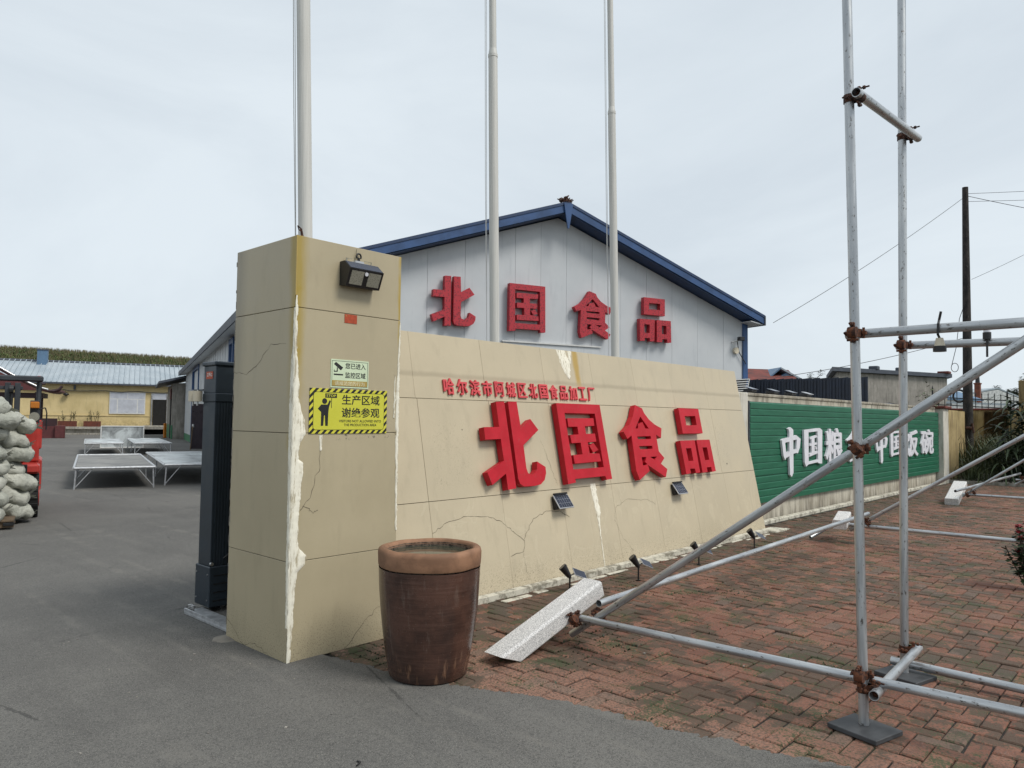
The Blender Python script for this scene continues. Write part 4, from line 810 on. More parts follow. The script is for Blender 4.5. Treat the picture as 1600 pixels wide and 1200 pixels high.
tag(mb.build('nest', 'rust_dark'), 'dark twiggy bird nest perched on the peak of the warehouse gable', 'nest')
# strip of door head and louvred vent seen over the sign wall
MB().prism([WG(4.9, .36, 2.3), WG(7.45, .36, 2.3), WG(7.45, .36, 3.27), WG(4.9, .36, 3.27)], E2 * .03).build('door_panel', 'panel', wh)
MB().prism([WG(4.86, .33, 3.275), WG(7.49, .33, 3.275), WG(7.49, .33, 3.31), WG(4.86, .33, 3.31)], E2 * .07).build('door_rail', 'white_frame', wh)
lv = thing('louvred_vent', WG(12.0, .3, 2.5), 'small white slatted vent box at the warehouse corner above the wall end', 'vent')
v0 = [WG(11.55, .18, 2.66), WG(12.08, .18, 2.70), WG(11.98, .18, 2.34), WG(11.65, .18, 2.31)]
def lerp4(t_): return v0[0].lerp(v0[3], t_), v0[1].lerp(v0[2], t_)
for k in range(7):
    a, b = lerp4(k / 6); MB().prism([a, b, b - Z * .022, a - Z * .022], E2 * .10).build('slat', 'white_frame', lv)
MB().prism([v0[0] + E2 * .08, v0[1] + E2 * .08, v0[2] + E2 * .08, v0[3] + E2 * .08], E2 * .04).build('back', 'black', lv)
for e_ in ((v0[0], v0[3]), (v0[1], v0[2])): MB().tube(e_[0], e_[1], .014, 6).build('side_rail', 'white_frame', lv)
cc = thing('security_camera', WG(11.74, .3, 3.72), 'small dark security camera near the right corner of the gable', 'camera'); MB().box(WG(11.80, .2, 3.74), (.16, .12, .10), (E1, E2, Z), .01).build('body', 'black', cc); MB().tube(WG(11.66, .39, 3.66), WG(11.76, .25, 3.70), .02, 8).build('arm', 'white_frame', cc)
jb = thing('junction_box', WG(11.80, .37, 3.42), 'round cream junction box with black cable below the gable camera', 'junction box'); MB().tube(WG(11.78, .40, 3.44), WG(11.78, .33, 3.44), .085, 14).build('box', 'cream', jb); MB().path([WG(11.8, .33, 3.70), WG(11.84, .34, 3.5), WG(11.88, .34, 3.38), WG(12.1, .33, 3.1)], .012, 6).build('cable', 'black', jb)
gb = {'bei': (3.14, 3.52, 4.16, 4.60), 'guo': (4.98, 3.51, 5.90, 4.58), 'shi': (6.66, 3.47, 7.72, 4.585), 'pin': (8.54, 3.50, 9.51, 4.58)}
for k, bb in gb.items():
    o = glyph('gable_character', 'red_dot', WG(0, .35, 0), E1, Z, bb, .12, polys=CH[k]); tag(o, 'red box character on the warehouse gable, ' + desc[k], 'character', 'red characters on the warehouse gable')
# open panelled door leaf
dl = thing('open_door', WG(.1, 22.4, 0), 'dark brown panelled steel door standing open against the warehouse side', 'door')
MB().prism([WG(-.12, 22.4, .02), WG(.85, 22.4, .02), WG(.85, 22.4, 2.08), WG(-.12, 22.4, 2.08)], E2 * .06).build('leaf', 'door', dl)
for z0, z1 in ((.12, .5), (.62, 1.95)):
    for q in range(2):
        MB().prism([WG(.02 + q * .05, 22.39 - q * .012, z0 + q * .05), WG(.72 - q * .05, 22.39 - q * .012, z0 + q * .05), WG(.72 - q * .05, 22.39 - q * .012, z1 - q * .05), WG(.02 + q * .05, 22.39 - q * .012, z1 - q * .05)], E2 * .012).build('moulding', 'door', dl)
MB().tube(WG(-.04, 22.36, 1.0), WG(-.04, 22.36, 1.15), .05, 10).build('lock', 'steel', dl)
tag(MB().tube(WG(-.14, 22.1, .0), WG(-.06, 22.3, 1.05), .025, 8).build('prop_stick', 'wood'), 'pale wooden stick propping the dark open door', 'stick')

# grey annex between the warehouse and the yellow building
an = thing('annex', WG(0, 43, 0), 'low grey annex with dark lean roof at the far end of the warehouse', 'annex')
MB().prism([WG(-.35, 38.2, 0), WG(3, 38.2, 0), WG(3, 38.2, 3.9), WG(-.35, 38.2, 3.6)], E2 * 9).build('wall', 'grey_render', an)
MB().prism([WG(-.37, 38.18, 0), WG(-.30, 38.18, 0), WG(-.30, 38.18, .9), WG(-.37, 38.18, .9)], E2 * 8).build('green_skirting', 'green_trim', an)
MB().prism([WG(-1.2, 37.6, 3.55), WG(2, 37.6, 4.45), WG(2, 37.6, 4.57), WG(-1.2, 37.6, 3.70)], E2 * 10).build('roof', 'gutter', an)
d_ = MB().prism([WG(-.40, 39.2, 0), WG(-.40, 40.6, 0), WG(-.40, 40.6, 2.6), WG(-.40, 39.2, 2.6)], E1 * .06).build('doorway', 'dark', an)
MB().prism([WG(-.44, 39.1, 2.6), WG(-.44, 40.7, 2.6), WG(-.44, 40.7, 3.3), WG(-.44, 39.1, 3.3)], E1 * .06).build('door_head', 'maroon', an)
tag(MB().bb((-.08, -.08, 0), (.08, .08, 1.0), .02).build('bollard', 'orange'), 'short orange bollard by the grey annex doorway', 'bollard').location = WG(-.65, 40.9, 0)

# ------------------------------------------------------------------ YELLOW BUILDING
yb = thing('yellow_building', YB(0, 2, 0), 'long low yellow building with pale blue ribbed metal roof at the back of the yard', 'building')
A0, A1 = -34, 9
def yrect(name, mat, a0, z0, a1, z1, b=2.0, th=.08, parent=None, label=None): return MB().prism([YB(a0, b, z0), YB(a1, b, z0), YB(a1, b, z1), YB(a0, b, z1)], E2 * th).build(name, mat, parent or yb, label=label)
yrect('wall', 'yellow', A0, .5, A1, 4.05, 2.0, 10)
for z in (3.28, 1.42): yrect('string_course', 'yellow', A0, z, A1, z + .07, 1.95, .05)
yrect('foundation_band', 'yellow', A0, .55, A1, .95, 1.96, .04)
MB().prism([YB(A0, 1.55, 3.98), YB(A0, 7.2, 5.88), YB(A0, 12.8, 3.98)], E1 * (A1 - A0)).build('roof', 'roof', yb)
rib = MB()
for k in range(int((A1 - A0) / .38)):
    a = A0 + k * .38; p0, p1 = YB(a, 1.5, 4.0), YB(a, 7.2, 5.92); nn = Vector((0, 0, 1)); rib.prism([p0, p0 + E1 * .05, p1 + E1 * .05, p1], nn * .07)
tag(rib.build('roof_ribs', 'roof', yb), kind='stuff')
MB().prism([YB(A0, 1.45, 3.86), YB(A0, 1.62, 3.86), YB(A0, 1.62, 4.0), YB(A0, 1.45, 3.97)], E1 * (A1 - A0)).build('gutter', 'gutter', yb)
MB().prism([YB(A0, 7.0, 5.86), YB(A0, 7.4, 5.86), YB(A0, 7.2, 6.0)], E1 * (A1 - A0)).build('ridge_cap', 'gutter', yb)
MB().box(YB(-4.3, 6.5, 6.1), (.72, .7, 1.25), (E1, E2, Z)).build('chimney', 'blue_roof', yb); MB().box(YB(-4.3, 6.5, 6.76), (.8, .8, .08), (E1, E2, Z)).build('chimney_cap', 'gutter', yb)
wd = yrect('window', 'white_frame', .75, 1.60, 3.30, 3.34, 1.93, .08)
for a0, z0, a1, z1 in ((.81, 2.82, 2.0, 3.28), (2.05, 2.82, 3.24, 3.28), (.81, 1.68, 1.28, 2.76), (1.36, 1.68, 2.70, 2.76), (2.78, 1.68, 3.24, 2.76)): yrect('pane', 'blind', a0, z0, a1, z1, 1.925, .03, wd)
dr = yrect('door', 'dark', 3.86, .62, 4.84, 2.78, 1.93, .1); yrect('transom', 'blind', 3.78, 2.80, 4.84, 3.30, 1.92, .06, dr); yrect('door_frame', 'steel', 3.72, .62, 3.82, 3.3, 1.9, .08, dr); yrect('door_frame', 'steel', 4.86, .62, 4.92, 3.3, 1.9, .08, dr)
MB().tube(YB(3.77, 1.85, 1.1), YB(3.77, 1.85, 2.1), .025, 8).build('handle', 'steel', dr)
MB().prism([YB(3.2, .9, .6), YB(4.9, .9, .6), YB(4.9, 1.9, .6), YB(3.2, 1.9, .6)], Z * .1).build('door_step', 'concrete', yb)
wl_ = thing('wall_lamp', YB(-2.2, 1.9, 3.1), 'small black lantern on the yellow wall left of the window', 'lamp'); MB().lathe([(.02, .1), (.22, -.02), (.20, -.08), (.0, -.2)], 12, YB(-2.2, 1.75, 3.1)).build('shade', 'black', wl_)
MB().tube(YB(-2.2, 1.95, 3.25), YB(-2.2, 1.75, 3.2), .02, 6).build('arm', 'black', wl_)
bx_ = thing('wall_bracket', YB(-1.65, 1.9, 3.6), 'small insulator bracket under the eaves of the yellow building', 'bracket'); MB().box(YB(-1.65, 1.88, 3.62), (.14, .16, .35), (E1, E2, Z), .02).build('insulator', 'gutter', bx_)
cab = MB().path([YB(-8 + k * .6, 1.86, 3.44 - .10 * abs(sin(k * .7)) + .02 * sin(k * 2.3)) for k in range(24)], .025, 5).build('wall_cable', 'gutter'); tag(cab, 'thin dark cable sagging along the yellow wall under the eaves', 'cable')
pf = thing('loading_platform', YB(0, 0, 0), 'raised concrete platform along the front of the yellow building', 'platform')
MB().prism([YB(A0, 0, .42), YB(A1, 0, .42), YB(A1, 2.0, .42), YB(A0, 2.0, .42)], Z * .16).build('deck_slab', 'concrete', pf)
MB().prism([YB(A0, .25, 0), YB(2.6, .25, 0), YB(2.6, 2, 0), YB(A0, 2, 0)], Z * .42).build('base_wall', 'concrete', pf)
MB().prism([YB(2.6, 1.2, 0), YB(A1, 1.2, 0), YB(A1, 2, 0), YB(2.6, 2, 0)], Z * .42).build('base_wall', 'dark', pf)
MB().prism([YB(-12, -.25, 0), YB(2.4, -.25, 0), YB(2.4, .24, 0), YB(-12, .24, 0)], Z * .12).build('step', 'concrete', pf)
def rleaf(mb, c_, s, droop=.3, wd=.22):
    a = random.uniform(0, 2 * pi); d_ = Vector((cos(a), sin(a), random.uniform(-.4, .7))).normalized(); u = d_.cross(Z).normalized(); e_ = c_ + d_ * s; mb.quad(c_, c_ + d_ * s * .5 + u * s * wd, e_ - Z * s * droop * .3, c_ + d_ * s * .5 - u * s * wd)
for a0, a1, lab in ((-2.62, -1.38, 'left rusty brown planter box of shrubs on the platform of the yellow building'), (-.92, .24, 'right rusty brown planter box of shrubs on the platform of the yellow building')):
    pt = thing('planter_box', YB((a0 + a1) / 2, 1.2, .58), lab, 'planter', 'planter boxes on the platform')
    m_ = MB(); m_.prism([YB(a0, 1.0, .585), YB(a1, 1.0, .585), YB(a1, 1.5, .585), YB(a0, 1.5, .585)], Z * .42); m_.build('box', 'planter', pt)
    m_ = MB()
    for k in range(1, 6): m_.prism([YB(a0 + (a1 - a0) * k / 6, .98, .6), YB(a0 + (a1 - a0) * k / 6 + .03, .98, .6), YB(a0 + (a1 - a0) * k / 6 + .03, .98, .98), YB(a0 + (a1 - a0) * k / 6, .98, .98)], E2 * .02)
    m_.build('batten', 'planter', pt)
    sh = thing('shrub', YB((a0 + a1) / 2, 1.25, 1.0), 'leggy green shrub growing in the ' + ('left' if a0 < -2 else 'right') + ' planter box', 'shrub'); m_ = MB(); st_ = MB()
    for _ in range(9):
        b_ = YB(random.uniform(a0 + .1, a1 - .1), 1.25 + random.uniform(-.15, .15), 1.0); t_ = b_ + Vector((random.gauss(0, .1), random.gauss(0, .1), random.uniform(.25, .85))); st_.tube(b_, t_, .012, 5)
        for q in range(34): rleaf(m_, b_.lerp(t_, random.uniform(.25, 1.05)) + Vector([random.gauss(0, .05) for _ in range(3)]), random.uniform(.07, .15))
    m_.build('foliage', 'leaf', sh); st_.build('stems', 'bark', sh)
pl = thing('pallet_stack', YB(1.7, -.6, 0), 'low stack of weathered wooden pallets in front of the loading platform', 'pallets')
for k in range(4): MB().box(YB(1.45, -.5, .10 + k * .15), (1.0, .8, .03), (E1, E2, Z)).build('deck_board', 'wood', pl)
for k in range(3):
    for q in (-.42, 0, .42): MB().box(YB(1.45 + q, -.5, .17 + k * .15), (.1, .8, .09), (E1, E2, Z)).build('block', 'wood', pl)

# pavilion left of the yard
pv = thing('pavilion', WG(-8.6, 42, 0), 'dark red pavilion with upturned eaves half hidden behind the forklift', 'pavilion')
MB().prism([WG(-11.5, 40.5, .0), WG(-7.0, 40.5, .0), WG(-7.0, 43.5, 0), WG(-11.5, 43.5, 0)], Z * .75).build('base', 'maroon', pv)
for a in (-8.05, -11): 
    for b in (40.9, 43.1): MB().tube(WG(a, b, .75), WG(a, b, 2.9), .13, 12).build('column', 'maroon_dark', pv)
MB().prism([WG(-11.6, 40.6, 2.55), WG(-7.7, 40.6, 2.55), WG(-7.7, 43.4, 2.55), WG(-11.6, 43.4, 2.55)], Z * .3).build('beam', 'maroon_dark', pv)
prf = [(-6.75, 2.95), (-7.05, 2.86), (-7.4, 2.88), (-7.9, 3.02), (-8.5, 3.32), (-9.3, 3.75), (-10.2, 4.3)]
m_ = MB(); vs = []
for a, z in prf: vs += [WG(a, 40.2, z), WG(a, 43.8, z), WG(a, 43.8, z + .12), WG(a, 40.2, z + .12)]
m_.add(vs, [(4 * i + k, 4 * i + (k + 1) % 4, 4 * i + 4 + (k + 1) % 4, 4 * i + 4 + k) for i in range(len(prf) - 1) for k in range(4)] + [(0, 1, 2, 3)]); m_.build('roof', 'maroon', pv)
MB().prism([WG(-7.9, 40.15, 3.0), WG(-10.2, 40.15, 4.2), WG(-12, 40.15, 4.2), WG(-12, 40.15, 3.0)], E2 * .15).build('roof_end', 'maroon', pv)
MB().path([WG(-7.4, 40.15, 3.06), WG(-7.9, 40.15, 3.2), WG(-8.5, 40.15, 3.5), WG(-9.3, 40.15, 3.93), WG(-10.2, 40.15, 4.5)], .07, 8).build('ridge_tile', 'steel', pv)
MB().path([WG(-7.4, 40.15, 2.98), WG(-7.05, 40.15, 2.98), WG(-6.8, 40.15, 3.1), WG(-6.65, 40.15, 3.3)], .08, 8).build('upturned_tip', 'maroon_dark', pv)
MB().path([WG(-7.85, 40.15, 3.2), WG(-7.75, 40.15, 3.4), WG(-7.55, 40.15, 3.42)], .06, 6).build('finial', 'maroon_dark', pv)
MB().prism([WG(-8.1, 40.8, .75), WG(-6.9, 40.8, .75), WG(-6.9, 41.0, .75), WG(-8.1, 41.0, .75)], Z * .5).build('balustrade', 'maroon_dark', pv)
tag(MB().box(WG(-6.7, 40.5, .4), (.55, .5, .8), (E1, E2, Z), .03).build('stone_block', 'maroon'), 'reddish stone block at the corner of the pavilion base', 'block')

# hill with corn
def hz(x, y):
    p = Vector((x, y, 0)) - Q0; b = p.dot(E2); a = p.dot(E1); t_ = max(0, min(1, (b - 14) / 60)); t_ = t_ * t_ * (3 - 2 * t_)
    return -.09 + t_ * (9.05 - a * .025 + noise.noise(Vector((x * .02, y * .02, 0))) * .5)
v_, f_ = [], []
na, nb = 50, 30
for j in range(nb + 1):
    for i in range(na + 1):
        p = Q0 + E1 * (-70 + 95 * i / na) + E2 * (14 + 80 * j / nb); v_.append((p.x, p.y, hz(p.x, p.y)))
f_ = [(j * (na + 1) + i, j * (na + 1) + i + 1, (j + 1) * (na + 1) + i + 1, (j + 1) * (na + 1) + i) for j in range(nb) for i in range(na)]
tag(MB().add(v_, f_, True).build('hill', 'ground'), kind='structure')
cf, ts = MB(), MB()
for _ in range(15000):
    a = random.uniform(-26, 12); b = 14 + 62 * random.random() ** .8; b = round(b / .8) * .8 + random.gauss(0, .07); p = Q0 + E1 * a + E2 * b; p.z = hz(p.x, p.y); h = random.uniform(2.0, 2.5)
    an_ = random.uniform(0, pi)
    for q in range(4):
        aa = an_ + q * pi + random.gauss(0, .5); d_ = Vector((cos(aa), sin(aa), 0)); z0 = h * (.35 + q * .15); u = Vector((-d_.y, d_.x, 0)) * .05
        m0 = p + Z * z0; m1 = m0 + d_ * .32 + Z * .28; m2 = m0 + d_ * .65 + Z * random.uniform(-.1, .2); cf.add([m0 - u, m0 + u, m1 + u, m1 - u, m2], [(0, 1, 2, 3), (3, 2, 4)])
    u = Vector((cos(an_), sin(an_), 0)) * .025; cf.quad(p - u, p + u, p + u + Z * h, p - u + Z * h)
    if random.random() < .9:
        for q in (-1, 0, 1): ts.quad(p + Z * h * .93 - u, p + Z * h * .93 + u, p + Z * (h + .28) + Vector((q * .12, q * .05, 0)))
fld = cf.build('corn_field', 'corn'); tag(fld, 'green corn crop in tassel covering the hill behind the yellow building', 'corn field', kind='stuff')
tag(ts.build('corn_tassels', 'tassel', fld), kind='stuff')

# ------------------------------------------------------------------ DRYING TABLES in the yard
TD = Vector((.30, .954, 0)); TW = Vector((.954, -.30, 0))
def table(org, L, Wd, H, top, label, sheet=True, tw=TW, td=TD):
    t_ = thing('drying_table', org, label, 'table', 'low metal drying tables in the yard'); o = Vector(org)
    P_ = lambda u, v, z: o + tw * u + td * v + Z * z
    for u0, v0_, u1, v1 in ((0, 0, Wd, 0), (0, L, Wd, L), (0, 0, 0, L), (Wd, 0, Wd, L)): MB().tube(P_(u0, v0_, H - .02), P_(u1, v1, H - .02), .026, 8).build('rail', 'chrome', t_)
    nx, ny = 12, 24; vs, fs = grid(0, 1, 0, 1, nx, ny, lambda x, y: 0)
    vs = [P_(.03 + x * (Wd - .06), .03 + y * (L - .06), H - .005 + (.012 * noise.noise(Vector((x * 5, y * 12, o.x))) if sheet else -.012)) for x, y, z in vs]
    MB().add(vs, fs, True).build('table_top', top, t_)
    for v in (0.02, L * .45, L - .02):
        for u in (.02, Wd - .02): MB().tube(P_(u, v, 0), P_(u + (.02 if u < 1 else -.02), v, H - .03), .016, 8).build('leg', 'chrome', t_)
        for u, k in ((.02, .32), (Wd - .02, -.32)): MB().tube(P_(u, v, .03), P_(u + k, v, H - .03), .010, 6).build('brace', 'chrome', t_)
table((2.50, 12.53, 0), 5.6, 1.50, .46, 'mesh_top', 'nearest drying table, dark mesh top with bright metal rim', False)
table((4.25, 12.40, 0), 6.0, 1.55, .47, 'sheet', 'right front drying table covered in a wet pale sheet, cut off by the gate post')
table((6.90, 26.2, 0), 5.3, 1.30, .47, 'sheet', 'rear left drying table with a rumpled pale cover')
table((8.45, 25.6, 0), 6.3, 1.30, .47, 'sheet', 'rear right drying table with a rumpled pale cover')
sb = thing('standing_panel', (9.0, 32, 0), 'pale framed mesh panel standing upright behind the rear drying tables', 'panel')
b0_ = Vector((9.55, 32.6, 0)); MB().prism([b0_, b0_ + E1 * 1.75, b0_ + E1 * 1.75 + Z * .98, b0_ + Z * .98], E2 * .03).build('mesh_infill', 'sheet', sb)
for p, q in ((0, 0), (1.75, 0)): MB().tube(b0_ + E1 * p, b0_ + E1 * p + Z * 1.0, .03, 6).build('upright', 'white_frame', sb)
for z in (.02, 1.0): MB().tube(b0_ + Z * z, b0_ + E1 * 1.75 + Z * z, .03, 6).build('rail', 'white_frame', sb)

# ------------------------------------------------------------------ FORKLIFT + SACKS
FR = Vector((.262, .965, 0)).normalized(); FL = Vector((-.965, .262, 0)).normalized(); FO = Vector((.80, 8.36, 0))
fk = thing('forklift', FO, 'red and black forklift at the left edge carrying a load of sacks', 'forklift')
def FP_(l, r, z): return FO + FL * l + FR * r + Z * z
FA = (FL, FR, Z)
def fbox(name, mat, l0, r0, z0, l1, r1, z1, bev=.01, par=None): return MB().box(FP_((l0 + l1) / 2, (r0 + r1) / 2, (z0 + z1) / 2), (abs(l1 - l0), abs(r1 - r0), abs(z1 - z0)), FA, bev).build(name, mat, par or fk)
def wheel(l, r, rad, wdt):
    w_ = MB(); c_ = FP_(l, r, rad); w_.tube(c_, c_ + FL * wdt, rad, 28)
    for k in range(18):
        a = 2 * pi * k / 18; d_ = FR * cos(a) + Z * sin(a); tg = FR * -sin(a) + Z * cos(a); w_.box(c_ + FL * wdt / 2 + d_ * rad, (wdt * .96, .025, .05), (FL, d_, tg), .004)
    o = w_.build('tyre', 'rubber', fk); MB().tube(c_ - FL * .01, c_ + FL * .05, rad * .5, 16).build('rim', 'fork_red', o)
wheel(.0, .25, .32, .22); wheel(.95, .25, .32, .22); wheel(.05, 1.85, .27, .2); wheel(.95, 1.85, .27, .2)
fbox('body', 'fork_red', .07, .62, .42, 1.1, 2.3, 1.02, .05); fbox('body_side', 'fork_red', -.02, .55, .35, .08, 1.5, .85, .03); fbox('fender', 'fork_red', .0, .0, .66, .25, .62, .80, .03); fbox('front_panel', 'fork_red', .02, .50, .80, .30, .60, 1.45, .03); fbox('counterweight', 'fork_red', .05, 2.1, .3, 1.12, 2.5, 1.15, .06); fbox('seat', 'black', .4, 1.3, 1.02, .8, 1.7, 1.35, .04)
for l in (.06, 1.1):
    MB().tube(FP_(l, .55, .9), FP_(l, .72, 2.08), .032, 8).build('guard_post', 'fork_dark', fk); MB().box(FP_(l, 1.75, 1.55), (.06, .09, 1.1), FA, .01).build('guard_post', 'black', fk)
    MB().box(FP_(l, 1.2, 2.10), (.07, 1.3, .07), FA, .015).build('guard_rail', 'fork_red', fk)
for r in (.6, .8, 1.0, 1.2, 1.4, 1.6, 1.8): fbox('guard_bar', 'fork_dark', .06, r, 2.09, 1.1, r + .04, 2.12, .005)
fbox('roof_front', 'fork_dark', .0, .52, 2.04, 1.16, .62, 2.13, .02); 
for l in (.28, .40, .76, .88): fbox('mast_channel', 'fork_dark', l, .05, .1, l + .07, .2, 2.0, .006)
for z in (.3, 1.1, 1.95): fbox('mast_crossbar', 'fork_dark', .25, .1, z - .05, .98, .18, z, .006)
for l in (.36, .84): MB().tube(FP_(l, .0, 1.9), FP_(l + .05, .0, 1.9), .06, 14).tube(FP_(l + .02, .02, .2), FP_(l + .02, .02, 1.9), .018, 8).build('lift_chain', 'black', fk)
MB().tube(FP_(.62, .1, .15), FP_(.62, .1, 1.8), .04, 12).build('lift_cylinder', 'steel', fk)
MB().tube(FP_(.10, .5, 1.50), FP_(.10, .42, 1.50), .07, 16).build('headlight', 'lens', fk); MB().tube(FP_(1.0, .5, 1.50), FP_(1.0, .42, 1.50), .07, 16).build('headlight', 'lens', fk)
fbox('indicator', 'orange', .04, .42, 1.63, .16, .50, 1.73, .01); fbox('lamp_bracket', 'fork_dark', .03, .5, 1.4, .16, .54, 1.75, .005)
MB().path([FP_(.04, .5, 1.62), FP_(-.04, .5, 1.64), FP_(-.06, .5, 1.56), FP_(-.06, .5, 1.3)], .01).build('mirror_arm', 'black', fk)
fbox('red_strap', 'fork_red', -.01, .56, 1.0, .05, .62, 1.45, .02)
fbox('dash', 'fork_dark', .15, .55, 1.0, 1.05, .7, 1.25, .03); fbox('fork_carriage', 'black', .15, -.08, .3, 1.0, .0, .8, .01)
for l in (.25, .75): fbox('fork', 'black', l, -1.15, .06, l + .12, -.05, .10, .004)
pt = thing('pallet', FP_(.55, -.6, .1), 'wooden pallet under the load of sacks on the forks', 'pallet')
for k in range(5): fbox('deck_board', 'wood', .25 + k * .25, -1.15, .11, .41 + k * .25, -.08, .135, .003, pt)
for k in range(3): fbox('bearer', 'wood', .25, -1.12 + k * .48, .03, 1.4, -1.02 + k * .48, .108, .003, pt)
def sack_mesh(seed):
    n1, n2 = 44, 32; vs = []; L, Wd, H = .42, .27, .112
    for i in range(n1 + 1):
        u = -1 + 2 * i / n1; k = (1 - abs(u) ** 3.2) ** .5 if abs(u) < 1 else 0
        kz = k; kw = max(k, .0) ** .6; tie = max(0, (abs(u) - .86) / .14); kw = kw * (1 - tie * .55) + (.10 * tie if abs(u) > .9 else 0)
        for j in range(n2):
            a = 2 * pi * j / n2; c_, s_ = cos(a), sin(a); ex = .72; y = math.copysign(abs(c_) ** ex, c_) * Wd * kw; z = math.copysign(abs(s_) ** ex, s_) * H * kz
            nn = noise.noise(Vector((u * 3 + seed * 7, y * 7, z * 7))) * .045 - abs(noise.noise(Vector((u * 5 + seed, y * 16, z * 16)))) * .028 - abs(noise.noise(Vector((u * 16 + seed, a * 1.2, 0)))) * .016 * abs(u)
            z += .02 * cos(u * 2.3 + seed) - .02 * abs(u) ** 2; vs.append((u * L * 1.0, y + nn * c_, z + nn * s_ * 1.2))
    fs = [(i * n2 + j, i * n2 + (j + 1) % n2, (i + 1) * n2 + (j + 1) % n2, (i + 1) * n2 + j) for i in range(n1) for j in range(n2)]
    ear = [];
    mb = MB(); mb.add(vs, fs, True)
    for sx in (-1, 1):
        k = len(mb.v)
        for q in range(4):
            a = random.uniform(0, 2 * pi); p = Vector((sx * L * .93, random.gauss(0, .03), -.01)); e_ = p + Vector((sx * random.uniform(.05, .11), random.gauss(0, .05), random.gauss(0, .04))); mb.add([p + Vector((0, .018, .015)), p - Vector((0, .018, .015)), e_ + Vector((0, .012, 0)), e_ - Vector((0, .004, .01))], [(0, 1, 3, 2)], False)
    return mb.mesh('sack', 'sack')
SM = [sack_mesh(s) for s in range(5)]
k = 0; side_names = ['front', 'rear']
lay = 8; lev = ['bottom', 'second', 'third', 'fourth', 'fifth', 'sixth', 'seventh', 'top']
for q in range(lay):
    z = .24 + q * .203
    for (l, r, yaw, nm) in ((.74, -.98, 0.05, 'camera side, right'), (.52, -.38, .25, 'side edge nearest the yard'), (1.42, -.98, .0, 'camera side, left'), (1.2, -.42, 0.0, 'mast side')):
        if q == 7 and nm != 'camera side, right': continue
        dl_ = random.gauss(0, .045); o = bpy.data.objects.new('sack', SM[k % 5]); COL.objects.link(o); k += 1
        base = math.atan2(FL.y, FL.x); o.location = FP_(l + dl_ + (.04 if q % 2 else 0), r + random.gauss(0, .03), z + random.gauss(0, .012) + (0 if nm != 'side edge nearest the yard' else -.03)); o.rotation_euler = (random.gauss(0, .10), random.gauss(0, .08) + (-.15 if 'yard' in nm else 0), base + yaw + random.gauss(0, .07)); o.scale = (random.uniform(.88, 1.04), random.uniform(1.0, 1.2), random.uniform(1.1, 1.3))
        tag(o, 'grey green woven sack in the %s layer of the load, %s' % (lev[q], nm), 'sack', 'stuffed woven sacks on the forklift')

# ------------------------------------------------------------------ GREEN SLOGAN WALL
gw = thing('slogan_wall', (13.5, .75, 0), 'stained concrete wall clad with green horizontal boards and white characters', 'wall')
MB().bb((7.9, .75, -.05), (19.3, .98, 1.95)).build('wall_body', 'stained', gw)
MB().bb((7.72, .715, 0), (8.10, .99, 1.995), .01).build('end_pier', 'stained_white', gw)
MB().bb((7.85, .735, 1.95), (19.3, 1.0, 2.0), .01).build('coping', 'stained', gw)
MB().bb((7.9, .60, -.05), (20.0, .70, .045), .012).build('kerb_strip', 'plinth', gw)
nb_ = 15; h = (1.865 - .305) / nb_
m_ = MB().prism([(8.135, .735, 0), (8.135, .697, .002), (8.135, .694, h - .022), (8.135, .708, h - .010), (8.135, .709, h - .002), (8.135, .735, h - .001)], (19.45 - 8.135, 0, 0)); bdm = m_.mesh('board', 'green')
for k in range(nb_):
    o = link('board', bdm, gw, (-13.5 + 0, -.75, .305 + k * h)); o.location.z += random.gauss(0, .0015); o.rotation_euler = (random.gauss(0, .01) * 0, 0, 0)
MB().bb((8.11, .705, .30), (8.1345, .74, 1.875)).build('edge_trim', 'gutter', gw)
MB().bb((8.13, .736, .30), (19.45, .7495, 1.868)).build('board_backing', 'gutter', gw)
BR = {'中': [[(182, -170), (205, -158), (232, -180), (232, -235), (262, -225), (308, -258), (300, -330), (278, -382), (262, -375), (232, -382), (232, -540), (215, -575), (198, -555), (192, -400), (160, -412), (150, -430), (135, -395), (118, -265), (130, -255), (192, -243), (192, -195)], [(150, -287), (192, -277), (192, -360), (160, -368)], [(232, -268), (268, -262), (262, -345), (232, -352)]],
 '国': [[(345, -178), (470, -162), (492, -160), (514, -182), (510, -505), (478, -500), (470, -488), (385, -500), (362, -520), (350, -480)], [(385, -200), (468, -190), (472, -462), (385, -478)], [(398, -248), (460, -228), (466, -248), (440, -255), (440, -300), (460, -298), (464, -318), (440, -322), (440, -385), (466, -378), (468, -402), (392, -430), (393, -400), (412, -392), (412, -328), (395, -330), (392, -308), (412, -305), (412, -262), (398, -268)], [(446, -338), (455, -334), (464, -362), (452, -366)]]}
slog = [('中', 9.20, 9.98, .655, 1.475, 'first'), ('国', 10.13, 10.98, .80, 1.46, 'second'), ('粮', 11.15, 12.05, .80, 1.455, 'third'), ('食', 12.25, 13.2, .80, 1.45, 'fourth'), ('中', 14.0, 14.85, .70, 1.41, 'fifth'), ('国', 15.05, 15.95, .82, 1.40, 'sixth'), ('饭', 16.1, 17.3, .78, 1.42, 'seventh'), ('碗', 17.55, 18.75, .80, 1.42, 'eighth')]
for ch, a, b, z0, z1, nm in slog:
    o = glyph('white_character', 'white', (0, .690, 0), XU, ZU, (a, z0, b, z1), .035, polys=BR[ch]) if ch in BR else glyph('white_character', 'white', (0, .690, 0), XU, ZU, (a, z0, b, z1), .035, body=ch, offset=.006, bold=.024); tag(o, 'white cut out character on the green wall, %s from the left' % nm, 'character', 'white characters on the green wall')
